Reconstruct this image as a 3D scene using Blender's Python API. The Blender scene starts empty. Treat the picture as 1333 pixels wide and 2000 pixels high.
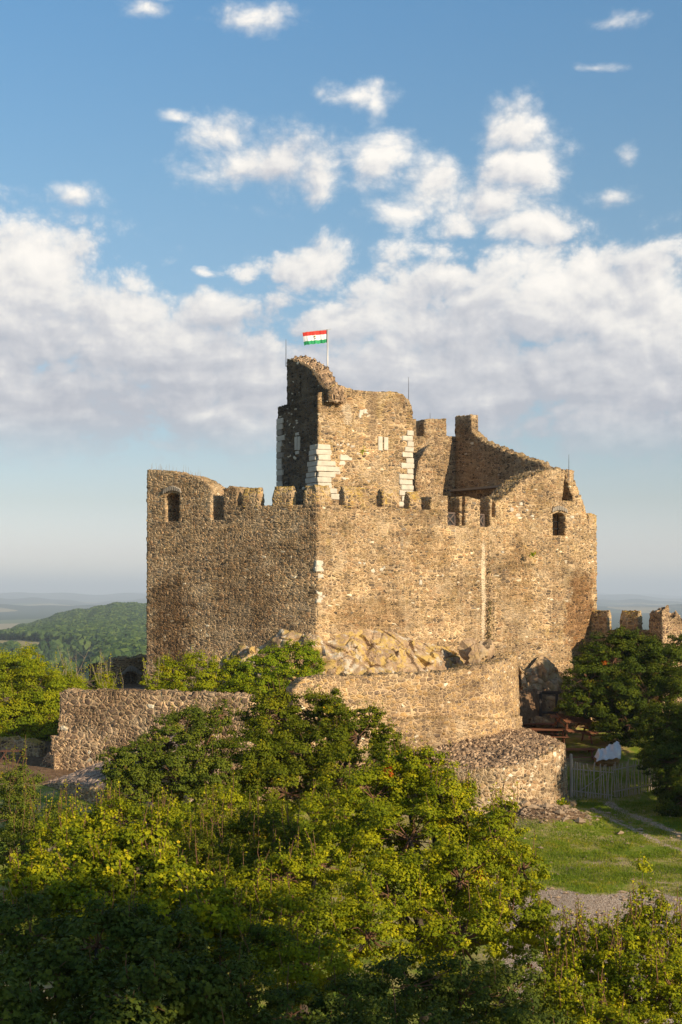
import bpy, math, random
import numpy as np
from mathutils import Vector, Matrix, geometry

# ------------------------------------------------------------------ camera, sky, sun, exposure
F, CX, HY = 2777.8, 666.5, 1160.0          # focal length in photo pixels, centre column, horizon row
SC = bpy.context.scene
COL = SC.collection
cam_d = bpy.data.cameras.new('camera')
cam = bpy.data.objects.new('camera', cam_d)
COL.objects.link(cam)
cam.rotation_euler = (math.radians(90), 0, 0)
cam_d.sensor_fit = 'VERTICAL'
cam_d.sensor_height = 36.0
cam_d.lens = 50.0
cam_d.shift_y = (HY - 1000.0) / 2000.0
cam_d.clip_start = 0.1
cam_d.clip_end = 150000.0
SC.camera = cam

SUN_EL = math.radians(20)
SUN_AZ = math.radians(133)                 # clockwise from +Y: behind the camera, to the right
sd = Vector((math.sin(SUN_AZ) * math.cos(SUN_EL), math.cos(SUN_AZ) * math.cos(SUN_EL), math.sin(SUN_EL)))
sun_d = bpy.data.lights.new('sun', 'SUN')
sun_d.energy = 5.0
sun_d.angle = math.radians(0.53)
sun_d.color = (1.0, 0.83, 0.60)
sun = bpy.data.objects.new('sun', sun_d)
COL.objects.link(sun)
sun.rotation_euler = sd.to_track_quat('Z', 'Y').to_euler()
sun.location = (60, -50, 60)

SC.view_settings.view_transform = 'Standard'
SC.view_settings.look = 'None'
SC.view_settings.exposure = 0.5
SC.view_settings.gamma = 1.0
SC.cycles.use_denoising = True
SC.cycles.max_bounces = 6
SC.cycles.diffuse_bounces = 3
SC.cycles.transmission_bounces = 4


class NT:
    """small helper for building node trees"""
    def __init__(s, nt):
        s.nt = nt

    def n(s, typ, ins=None, **props):
        nd = s.nt.nodes.new(typ)
        for k, v in props.items():
            setattr(nd, k, v)
        for k, v in (ins or {}).items():
            sock = nd.inputs[k]
            if isinstance(v, bpy.types.NodeSocket):
                s.nt.links.new(v, sock)
            else:
                sock.default_value = v
        return nd

    def m(s, op, a, b=None, c=None, clamp=False):
        nd = s.nt.nodes.new('ShaderNodeMath')
        nd.operation = op
        nd.use_clamp = clamp
        for i, v in enumerate((a, b, c)):
            if v is None:
                continue
            if isinstance(v, bpy.types.NodeSocket):
                s.nt.links.new(v, nd.inputs[i])
            else:
                nd.inputs[i].default_value = v
        return nd.outputs[0]

    def vm(s, op, a, b=None, c=None, out=0):
        nd = s.nt.nodes.new('ShaderNodeVectorMath')
        nd.operation = op
        for i, v in enumerate((a, b, c)):
            if v is None:
                continue
            if isinstance(v, bpy.types.NodeSocket):
                s.nt.links.new(v, nd.inputs[i])
            else:
                nd.inputs[i].default_value = v
        return nd.outputs[out]

    def mix(s, fac, a, b, blend='MIX'):
        nd = s.nt.nodes.new('ShaderNodeMix')
        nd.data_type = 'RGBA'
        nd.blend_type = blend
        for k, v in ((0, fac), (6, a), (7, b)):
            if isinstance(v, bpy.types.NodeSocket):
                s.nt.links.new(v, nd.inputs[k])
            elif k == 0:
                nd.inputs[k].default_value = v
            else:
                nd.inputs[k].default_value = tuple(v) + (1,) if len(v) == 3 else v
        return nd.outputs[2]

    def ramp(s, fac, stops, interp='LINEAR'):
        nd = s.nt.nodes.new('ShaderNodeValToRGB')
        cr = nd.color_ramp
        cr.interpolation = interp
        while len(cr.elements) < len(stops):
            cr.elements.new(0.5)
        for e, (p, c) in zip(cr.elements, stops):
            e.position = p
            e.color = tuple(c) + (1,) if len(c) == 3 else c
        s.nt.links.new(fac, nd.inputs[0])
        return nd.outputs[0]

    def smooth(s, v, a, b, lo=0.0, hi=1.0):
        nd = s.nt.nodes.new('ShaderNodeMapRange')
        nd.interpolation_type = 'SMOOTHSTEP'
        s.nt.links.new(v, nd.inputs[0])
        for i, q in ((1, a), (2, b), (3, lo), (4, hi)):
            nd.inputs[i].default_value = q
        return nd.outputs[0]

    def noise(s, vec, scale, detail=4.0, rough=0.5, dist=0.0, out=0):
        nd = s.nt.nodes.new('ShaderNodeTexNoise')
        s.nt.links.new(vec, nd.inputs['Vector'])
        nd.inputs['Scale'].default_value = scale
        nd.inputs['Detail'].default_value = detail
        nd.inputs['Roughness'].default_value = rough
        nd.inputs['Distortion'].default_value = dist
        return nd.outputs[out]


# ---- world: Nishita sky with cumulus, all by viewing direction
def build_world():
    w = bpy.data.worlds.new('World')
    SC.world = w
    w.use_nodes = True
    nt = w.node_tree
    nt.nodes.clear()
    N = NT(nt)
    out = N.n('ShaderNodeOutputWorld')
    bg = N.n('ShaderNodeBackground', {'Strength': 0.1})
    nt.links.new(bg.outputs[0], out.inputs[0])
    sky = N.n('ShaderNodeTexSky', sky_type='NISHITA', sun_disc=False, sun_elevation=SUN_EL,
              sun_rotation=SUN_AZ, altitude=350.0, air_density=1.0, dust_density=0.6, ozone_density=2.2)
    tc = N.n('ShaderNodeTexCoord').outputs['Generated']
    sep = N.n('ShaderNodeSeparateXYZ', {0: tc})
    x, y, z = sep.outputs
    az = N.m('ARCTAN2', x, y)
    hor = N.m('SQRT', N.m('ADD', N.m('MULTIPLY', x, x), N.m('MULTIPLY', y, y)))
    el = N.m('DIVIDE', z, N.m('MAXIMUM', hor, 0.02))
    U = N.m('MULTIPLY_ADD', az, 2.7778, 0.6665)
    V = N.m('MULTIPLY_ADD', el, 2.7778, 0.0)       # height above the horizon
    P = N.n('ShaderNodeCombineXYZ', {0: U, 1: V, 2: 0.0}).outputs[0]

    blobs = [  # x, row, rx, ry in photo pixels (angles of the sky)
        (85, 545, 125, 95), (60, 640, 200, 130), (250, 630, 110, 72), (330, 700, 240, 100), (425, 615, 75, 42),
        (100, 780, 340, 120), (430, 770, 280, 110), (30, 560, 90, 90), (170, 600, 70, 60),
        (990, 610, 250, 95), (1190, 600, 220, 105), (830, 610, 140, 95), (1250, 730, 280, 170), (930, 740, 360, 130),
        (650, 645, 90, 45), (1150, 540, 70, 50), (1320, 520, 60, 45), (640, 760, 260, 80), (1250, 540, 80, 50), (760, 560, 60, 34), (920, 550, 90, 36),
        (545, 318, 135, 72), (455, 262, 70, 38), (350, 238, 32, 15), (620, 345, 70, 50),
        (740, 315, 62, 52), (700, 190, 48, 20), (738, 200, 18, 34), (770, 420, 50, 28), (850, 360, 58, 62),
        (1003, 270, 58, 66), (1040, 335, 68, 66), (970, 400, 80, 52), (1040, 455, 90, 34), (985, 330, 50, 60),
        (1185, 400, 46, 22), (600, 515, 85, 48), (475, 540, 34, 22), (540, 490, 30, 22), (150, 398, 50, 20),
        (500, 32, 66, 26), (290, 35, 40, 20), (320, 5, 36, 14), (1185, 62, 38, 18), (1170, 140, 34, 12),
        (900, 440, 60, 30), (400, 540, 30, 12), (540, 590, 70, 20),
        (1225, 330, 20, 34), (0, 402, 22, 24),
    ]

    def density(Pv, det):
        # domain warp so that no outline stays an ellipse
        wn = N.noise(Pv, 5.0, 2.0, 0.5, out=1)
        wv = N.vm('MULTIPLY_ADD', N.vm('SUBTRACT', wn, (0.5, 0.5, 0.5)), (0.07, 0.06, 0.0), Pv)
        cur = None
        for (bx, by, rx, ry) in blobs:
            k = 1.22 if rx * ry >= 3000 else 1.75
            ix, iy = 1000.0 / (rx * k), 1000.0 / (ry * k)
            q = N.vm('MULTIPLY_ADD', wv, (ix, iy, 0.0), (-bx / 1000.0 * ix, -(HY - by) / 1000.0 * iy, 0.0))
            l = N.vm('LENGTH', q, out=1)
            if rx * ry < 3000:                      # small shreds stay thin
                l = N.m('ADD', l, 0.46 if rx * ry > 700 else 0.60)
            elif by < 460:
                l = N.m('ADD', l, 0.14)
            if cur is None:
                cur = l
            else:
                nd = nt.nodes.new('ShaderNodeMath')
                nd.operation = 'SMOOTH_MIN'
                nt.links.new(cur, nd.inputs[0])
                nt.links.new(l, nd.inputs[1])
                nd.inputs[2].default_value = 0.12
                cur = nd.outputs[0]
        body = N.m('SUBTRACT', 1.0, N.m('MINIMUM', cur, 2.2))
        low = N.smooth(V, 0.60, 0.30)
        st = N.vm('MULTIPLY', wv, (1.0, 1.35, 1.0))
        vo = N.n('ShaderNodeTexVoronoi', {'Vector': st, 'Scale': 12.0, 'Detail': det, 'Roughness': 0.55, 'Lacunarity': 2.3, 'Smoothness': 0.35},
                 voronoi_dimensions='2D', feature='SMOOTH_F1', normalize=True).outputs['Distance']
        puff = N.m('SUBTRACT', 0.42, vo)
        n0 = N.noise(wv, 4.5, 3.0, 0.5)
        n1 = N.noise(wv, 15.0, 7.0, 0.62)
        n2 = N.noise(N.vm('MULTIPLY', wv, (2.0, 11.0, 1.0)), 2.2, 6.0, 0.55)      # layers lower down
        f = N.m('MULTIPLY', puff, 2.0)
        f = N.m('MULTIPLY_ADD', N.m('SUBTRACT', n0, 0.5), 1.6, f)
        f = N.m('MULTIPLY_ADD', N.m('SUBTRACT', n1, 0.5), 1.35, f)
        f = N.m('ADD', f, N.m('MULTIPLY', N.m('MULTIPLY', N.m('SUBTRACT', n2, 0.5), low), 1.5))
        d = N.m('ADD', N.m('MULTIPLY', N.m('MINIMUM', body, 0.75), 1.30), f)
        # clouds elsewhere round the horizon
        away = N.smooth(N.m('ABSOLUTE', N.m('SUBTRACT', U, 0.6665)), 0.9, 1.5)
        ng = N.noise(N.vm('MULTIPLY', Pv, (1.0, 1.8, 1.0)), 1.7, 6.0, 0.55)
        band = N.smooth(V, 1.9, 0.6)
        dg = N.m('MULTIPLY', N.m('MULTIPLY_ADD', N.m('SUBTRACT', ng, 0.5), 3.6, -0.25), band)
        dg = N.m('MULTIPLY_ADD', N.m('SUBTRACT', 1.0, away), -3.0, dg)
        return N.m('MAXIMUM', d, dg), n1, n2, n0

    d0, nn, lay, nb = density(P, 4.0)
    d1 = density(N.vm('ADD', P, (0.012, 0.020, 0.0)), 2.0)[0]
    alpha = N.smooth(d0, 0.02, 0.70)
    hi = N.smooth(V, 0.64, 0.80)                                    # thinner, softer cloud higher up
    alpha = N.m('ADD', N.m('MULTIPLY', alpha, N.m('SUBTRACT', 1.0, hi)), N.m('MULTIPLY', N.smooth(d0, -0.22, 1.05), hi))
    alpha = N.m('MULTIPLY', alpha, N.smooth(d0, -0.3, 1.1, 0.55, 1.0))
    alpha = N.m('MULTIPLY', alpha, N.smooth(V, 0.20, 0.36))       # clear strip over the horizon
    lit = N.m('MULTIPLY_ADD', N.m('SUBTRACT', d0, d1), 0.40, 0.56)
    lit = N.m('ADD', lit, N.smooth(V, 0.34, 0.66, -0.42, 0.12))    # undersides low down lie in shade
    lit = N.m('MULTIPLY_ADD', N.m('SUBTRACT', lay, 0.5), 0.35, lit)
    lit = N.m('MULTIPLY_ADD', N.m('SUBTRACT', nb, 0.5), 1.2, lit)
    ccol = N.ramp(lit, [(0.0, (3.6, 3.75, 4.2)), (0.4, (4.9, 4.9, 5.1)), (0.7, (6.5, 6.3, 6.05)), (1.0, (7.6, 7.25, 6.75))])
    tint = N.ramp(N.m('DIVIDE', V, 1.2), [(0.0, (1.5, 1.38, 1.5)), (.066, (1.12, .98, 1.12)), (.15, (.90, .80, .81)), (.25, (.84, .81, .79)), (.66, (.79, .97, .96)), (.96, (.70, 1.03, 1.10))])
    tint = N.mix(N.smooth(V, 1.4, 6.0), tint, (.42, .62, .72))        # deep blue overhead
    skyc = N.mix(1.0, sky.outputs[0], tint, 'MULTIPLY')
    colr = N.mix(alpha, skyc, ccol)
    nt.links.new(colr, bg.inputs['Color'])
    w.cycles.sampling_method = 'MANUAL'
    w.cycles.sample_map_resolution = 512


build_world()

# ------------------------------------------------------------------ helpers
def tag(o, label=None, cat=None, group=None, kind=None):
    if label: o['label'] = label
    if cat: o['category'] = cat
    if group: o['group'] = group
    if kind: o['kind'] = kind
    return o


def empty(name, loc, label, cat, group=None, rz=0.0):
    o = bpy.data.objects.new(name, None)
    o.empty_display_size = 0.3
    COL.objects.link(o)
    o.location = loc
    o.rotation_euler = (0, 0, rz)
    return tag(o, label, cat, group)


def P(px, py, Y):
    return Vector(((px - CX) / F * Y, Y, (HY - py) / F * Y))


def mesh_from(name, V, faces, smooth=False, attrs=None):
    """V: (n,3) array; faces: list of (m,k) int arrays"""
    me = bpy.data.meshes.new(name)
    V = np.asarray(V, dtype=np.float32)
    if not isinstance(faces, (list, tuple)) or (len(faces) and np.ndim(faces[0]) == 1):
        faces = [np.asarray(faces)]
    faces = [np.asarray(f, dtype=np.int32) for f in faces if len(f)]
    nl = sum(f.size for f in faces)
    npoly = sum(len(f) for f in faces)
    me.vertices.add(len(V))
    me.vertices.foreach_set('co', V.ravel())
    me.loops.add(nl)
    me.loops.foreach_set('vertex_index', np.concatenate([f.ravel() for f in faces]))
    me.polygons.add(npoly)
    tot = np.concatenate([np.full(len(f), f.shape[1], np.int32) for f in faces])
    st = np.concatenate([[0], np.cumsum(tot)[:-1]]).astype(np.int32)
    me.polygons.foreach_set('loop_start', st)
    me.polygons.foreach_set('loop_total', tot)
    me.polygons.foreach_set('use_smooth', np.full(npoly, smooth, dtype=bool))
    for k, a in (attrs or {}).items():
        at = me.attributes.new(k, 'FLOAT', 'POINT')
        at.data.foreach_set('value', np.asarray(a, dtype=np.float32))
    me.update(calc_edges=True)
    me.validate()
    return me


def obj(name, me, mat, parent=None, origin=(0, 0, 0)):
    """mesh verts are in world space; with a parent they are moved to the parent's frame"""
    o = bpy.data.objects.new(name, me)
    COL.objects.link(o)
    if mat is not None:
        me.materials.append(mat)
    if parent is not None:
        o.parent = parent
        p = parent
        off = Vector((0, 0, 0))
        while p is not None:
            off += Vector(p.location)
            p = p.parent
        me.transform(Matrix.Translation(-off))
    elif origin != (0, 0, 0):
        me.transform(Matrix.Translation(-Vector(origin)))
        o.location = origin
    return o


class MB:
    """collects simple shapes in one mesh"""
    def __init__(s):
        s.v = []; s.q = []; s.t = []

    def add(s, V, Q):
        b = len(s.v)
        s.v += [tuple(p) for p in V]
        for f in Q:
            (s.q if len(f) == 4 else s.t).append(tuple(i + b for i in f))

    def box(s, c, size, rot=None, bev=0.0, jit=0.0, rnd=None):
        """box with chamfered upright and top edges"""
        hx, hy, hz = [q / 2 for q in size]
        b = min(bev, hx * .6, hy * .6, hz * .6)
        V = []
        if b > 0:
            lv = [(-hz, b), (-hz + b, 0), (hz - b, 0), (hz, b)]
            for zz, ins in lv:
                ax, ay = hx - ins, hy - ins
                V += [(-ax + b, -ay, zz), (ax - b, -ay, zz), (ax, -ay + b, zz), (ax, ay - b, zz),
                      (ax - b, ay, zz), (-ax + b, ay, zz), (-ax, ay - b, zz), (-ax, -ay + b, zz)]
            Q = []
            for k in range(3):
                for i in range(8):
                    j = (i + 1) % 8
                    Q.append((k * 8 + i, k * 8 + j, k * 8 + 8 + j, k * 8 + 8 + i))
            for k, o in ((0, True), (24, False)):
                r = [k + i for i in range(8)]
                qs = [(r[0], r[1], r[2], r[3]), (r[0], r[3], r[4], r[7]), (r[7], r[4], r[5], r[6])]
                Q += [q[::-1] if o else q for q in qs]
        else:
            V = [(sx * hx, sy * hy, sz * hz) for sz in (-1, 1) for sx, sy in ((-1, -1), (1, -1), (1, 1), (-1, 1))]
            Q = [(3, 2, 1, 0), (4, 5, 6, 7), (0, 1, 5, 4), (1, 2, 6, 5), (2, 3, 7, 6), (3, 0, 4, 7)]
        R = rot if rot is not None else Matrix.Identity(3)
        c = Vector(c)
        rnd = rnd or random
        s.add([c + R @ (Vector(p) + Vector([rnd.uniform(-jit, jit) for _ in range(3)]) if jit else Vector(p)) for p in V], Q)

    def tube(s, pts, rad, seg=6, cap=True):
        pts = [Vector(p) for p in pts]
        n = len(pts)
        if not hasattr(rad, '__len__'):
            rad = [rad] * n
        V = []
        up0 = None
        for i, p in enumerate(pts):
            d = (pts[min(i + 1, n - 1)] - pts[max(i - 1, 0)])
            d = d.normalized() if d.length > 1e-9 else Vector((0, 0, 1))
            if up0 is None:
                up0 = Vector((1, 0, 0)) if abs(d.x) < 0.8 else Vector((0, 1, 0))
            a = (up0 - d * up0.dot(d)).normalized()
            up0 = a
            b = d.cross(a)
            for k in range(seg):
                t = 2 * math.pi * k / seg
                V.append(p + (a * math.cos(t) + b * math.sin(t)) * rad[i])
        Q = []
        for i in range(n - 1):
            for k in range(seg):
                j = (k + 1) % seg
                Q.append((i * seg + k, i * seg + j, (i + 1) * seg + j, (i + 1) * seg + k))
        if cap:
            V.append(pts[0]); V.append(pts[-1])
            for k in range(seg):
                j = (k + 1) % seg
                Q.append((n * seg, j, k))
                Q.append((n * seg + 1, (n - 1) * seg + k, (n - 1) * seg + j))
        s.add(V, Q)

    def build(s, name, mat, parent=None, smooth=False, origin=(0, 0, 0)):
        fs = []
        if s.q: fs.append(np.array(s.q))
        if s.t: fs.append(np.array(s.t))
        return obj(name, mesh_from(name, np.array([tuple(p) for p in s.v]), fs, smooth), mat, parent, origin)


def basis(u, n=None):
    """3x3 matrix with local x along u"""
    u = Vector(u).normalized()
    z = Vector((0, 0, 1)) if abs(u.z) < 0.95 else Vector((0, 1, 0))
    y = z.cross(u).normalized()
    z = u.cross(y)
    return Matrix((u, y, z)).transposed()


def in_poly(pts, poly):
    """vectorised point in polygon"""
    x, y = pts[:, 0], pts[:, 1]
    ins = np.zeros(len(pts), bool)
    n = len(poly)
    for i in range(n):
        x0, y0 = poly[i]
        x1, y1 = poly[(i + 1) % n]
        c = ((y0 > y) != (y1 > y))
        with np.errstate(divide='ignore', invalid='ignore'):
            xi = (x1 - x0) * (y - y0) / ((y1 - y0) if y1 != y0 else 1e-12) + x0
        ins ^= c & (x < xi)
    return ins


def dist_poly(pts, poly, closed=True):
    d = np.full(len(pts), 1e9)
    n = len(poly)
    for i in range(n if closed else n - 1):
        a = np.array(poly[i], float); b = np.array(poly[(i + 1) % n], float)
        ab = b - a
        t = np.clip(((pts - a) @ ab) / max(ab @ ab, 1e-12), 0, 1)
        d = np.minimum(d, np.hypot(*(pts - a - t[:, None] * ab).T))
    return d


def sstep(x, a, b):
    t = np.clip((x - a) / (b - a), 0, 1)
    return t * t * (3 - 2 * t)


class Path:
    """wall line in plan, left to right as seen from outside"""
    def __init__(s, pts, smooth=0):
        pts = [np.array(p[:2], float) for p in pts]
        for _ in range(smooth):
            q = [pts[0]]
            for a, b in zip(pts[:-1], pts[1:]):
                q += [a * .75 + b * .25, a * .25 + b * .75]
            q.append(pts[-1])
            pts = q
        s.p = np.array(pts)
        seg = np.diff(s.p, axis=0)
        s.l = np.concatenate([[0], np.cumsum(np.hypot(seg[:, 0], seg[:, 1]))])
        d = seg / np.hypot(seg[:, 0], seg[:, 1])[:, None]
        t = np.vstack([d[:1], d[:-1] + d[1:], d[-1:]])
        s.t = t / np.hypot(t[:, 0], t[:, 1])[:, None]
        s.L = s.l[-1]

    def at(s, q):
        q = np.asarray(q, float)
        ex = np.where(q < 0, q, np.where(q > s.L, q - s.L, 0.0))
        qc = np.clip(q, 0, s.L)
        x = np.interp(qc, s.l, s.p[:, 0]); y = np.interp(qc, s.l, s.p[:, 1])
        tx = np.interp(qc, s.l, s.t[:, 0]); ty = np.interp(qc, s.l, s.t[:, 1])
        n = np.hypot(tx, ty)
        tx, ty = tx / n, ty / n
        return x + tx * ex, y + ty * ex, -ty, tx            # point and inward normal

    def pos(s, q, z, d=0.0, batter=0.0, ztop=0.0):
        x, y, nx, ny = s.at(q)
        dd = d - batter * (ztop - np.asarray(z, float))
        return np.stack([x + nx * dd, y + ny * dd, np.asarray(z, float) + 0 * x], -1)

    def sz(s, px, py):
        """pixel -> (s, z) on this wall's outer face"""
        k = (px - CX) / F
        best = None
        n = len(s.p) - 1
        for i in range(n):
            o = s.p[i]; u = (s.p[i + 1] - o); L = np.hypot(*u); u = u / L
            den = u[0] - k * u[1]
            if abs(den) < 1e-9:
                continue
            t = (k * o[1] - o[0]) / den
            lo = -1e9 if i == 0 else -1e-6
            hi = 1e9 if i == n - 1 else L + 1e-6
            if lo <= t <= hi:
                Y = o[1] + u[1] * t
                c = (abs(min(0, t)) + max(0, t - L), s.l[i] + t, (HY - py) / F * Y)
                if best is None or c[0] < best[0]:
                    best = c
        return best[1], best[2]


def resample(loop, sp, rough=0.0, rz=None, seed=0):
    """subdivide a closed loop; points above rz get jagged"""
    rnd = random.Random(seed)
    out = []
    n = len(loop)
    for i in range(n):
        a = loop[i]; b = loop[(i + 1) % n]
        L = math.hypot(b[0] - a[0], b[1] - a[1])
        k = max(1, int(math.ceil(L / sp)))
        r = rough if (rz is not None and a[1] > rz and b[1] > rz and abs(b[0] - a[0]) > 0.25) else 0.0
        cur = rnd.uniform(-r, r)
        for j in range(k):
            t = j / k
            jz = 0.0
            if r and j:
                if rnd.random() < 0.45:
                    cur = rnd.uniform(-r, r)
                jz = cur
            out.append((a[0] + (b[0] - a[0]) * t, a[1] + (b[1] - a[1]) * t + jz))
    return out


def panel(name, path, outline, mat, parent=None, thick=1.2, sp=0.09, holes=(), rough=0.0, rz=None, zback=None,
          batter=0.0, ztop=0.0, seed=1, dsp=None, miter=(0.0, 0.0), origin=(0, 0, 0), smooth=True):
    """a wall slab: outer face, reveals, inner face, all in cells small enough to take displacement"""
    area = sum(a[0] * b[1] - b[0] * a[1] for a, b in zip(outline, outline[1:] + outline[:1]))
    if area < 0:
        outline = outline[::-1]
    loops = [resample(outline, sp, rough, rz, seed)]
    for h in holes:
        ar = sum(a[0] * b[1] - b[0] * a[1] for a, b in zip(h, h[1:] + h[:1]))
        loops.append(resample(h[::-1] if ar > 0 else h, sp))
    o = np.array(loops[0])
    mn, mx = o.min(0), o.max(0)
    rs = np.random.RandomState(seed)
    gx, gy = np.meshgrid(np.arange(mn[0], mx[0], sp), np.arange(mn[1], mx[1], sp))
    g = np.stack([gx.ravel(), gy.ravel()], -1)
    g += rs.uniform(-.22 * sp, .22 * sp, g.shape)
    keep = in_poly(g, loops[0])
    for h in loops[1:]:
        keep &= ~in_poly(g, h)
    g = g[keep]
    for h in loops:
        if len(g):
            g = g[dist_poly(g, h) > 0.5 * sp]
    pts = [Vector(p) for L in loops for p in L] + [Vector(p) for p in g]
    edges = []
    b = 0
    for L in loops:
        n = len(L)
        edges += [(b + i, b + (i + 1) % n) for i in range(n)]
        b += n
    vo, eo, fo, ov, oe, of = geometry.delaunay_2d_cdt(pts, edges, [], 0, 1e-6)
    vo = np.array([tuple(v) for v in vo])
    tri = np.array([f for f in fo if len(f) == 3])
    c = vo[tri].mean(1)
    keep = in_poly(c, loops[0])
    for h in loops[1:]:
        keep &= ~in_poly(c, h)
    tri = tri[keep]
    a = vo[tri]
    ar = (a[:, 1, 0] - a[:, 0, 0]) * (a[:, 2, 1] - a[:, 0, 1]) - (a[:, 2, 0] - a[:, 0, 0]) * (a[:, 1, 1] - a[:, 0, 1])
    tri[ar < 0] = tri[ar < 0][:, ::-1]
    inv = {}
    for i, src in enumerate(ov):
        for q in src:
            inv[q] = i
    nv = len(vo)
    zb = np.array([zback(p[0], p[1]) for p in vo]) if zback else np.zeros(nv)
    k = max(1, int(round(thick / (dsp or max(sp, .12)))))
    sa, sb_ = mn[0], mx[0]
    mit = lambda q, d: q + d * (miter[0] * (sb_ - q) - miter[1] * (q - sa)) / (sb_ - sa)
    Vs = [path.pos(vo[:, 0], vo[:, 1], 0.0, batter, ztop)]
    back = path.pos(mit(vo[:, 0], thick), vo[:, 1] + zb, thick, 0.0, ztop)
    Vs.append(back)
    F3 = [tri, tri[:, ::-1] + nv]
    cnt = 2 * nv
    quads = []
    bs = 0
    for L in loops:
        n = len(L)
        idx = np.array([inv[bs + i] for i in range(n)])
        bs += n
        prev = idx
        for j in range(1, k + 1):
            if j < k:
                t = j / k
                ring = path.pos(mit(vo[idx, 0], thick * t), vo[idx, 1] + zb[idx] * t, thick * t, batter * (1 - t), ztop)
                jit = rs.uniform(-1, 1, ring.shape) * (rough * .55 if rough else 0.0)
                if rough and rz is not None:
                    jit *= (vo[idx, 1] > rz)[:, None]
                ring = ring + jit
                Vs.append(ring)
                cur = np.arange(cnt, cnt + n)
                cnt += n
            else:
                cur = idx + nv
            quads.append(np.stack([prev, cur, np.roll(cur, -1), np.roll(prev, -1)], -1))
            prev = cur
    me = mesh_from(name, np.vstack(Vs), [np.vstack(F3), np.vstack(quads)], smooth)
    return obj(name, me, mat, parent, origin)


# ------------------------------------------------------------------ materials
def new_mat(name):
    m = bpy.data.materials.new(name)
    m.use_nodes = True
    nt = m.node_tree
    nt.nodes.clear()
    return m, NT(nt)


def finish(N, color, rough=0.9, disp=None, dscale=0.05, mid=0.5, mat=None, bump=None, bdist=0.02, spec=0.2):
    out = N.n('ShaderNodeOutputMaterial')
    p = N.n('ShaderNodeBsdfPrincipled', {'Roughness': rough, 'Specular IOR Level': spec})
    if isinstance(color, bpy.types.NodeSocket):
        N.nt.links.new(color, p.inputs['Base Color'])
    else:
        p.inputs['Base Color'].default_value = tuple(color) + (1,)
    if bump is not None:
        b = N.n('ShaderNodeBump', {'Height': bump, 'Strength': 1.0, 'Distance': bdist})
        N.nt.links.new(b.outputs[0], p.inputs['Normal'])
    N.nt.links.new(p.outputs[0], out.inputs['Surface'])
    if disp is not None:
        d = N.n('ShaderNodeDisplacement', {'Height': disp, 'Midlevel': mid, 'Scale': dscale})
        N.nt.links.new(d.outputs[0], out.inputs['Displacement'])
        mat.displacement_method = 'BOTH'
    return p


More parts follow.
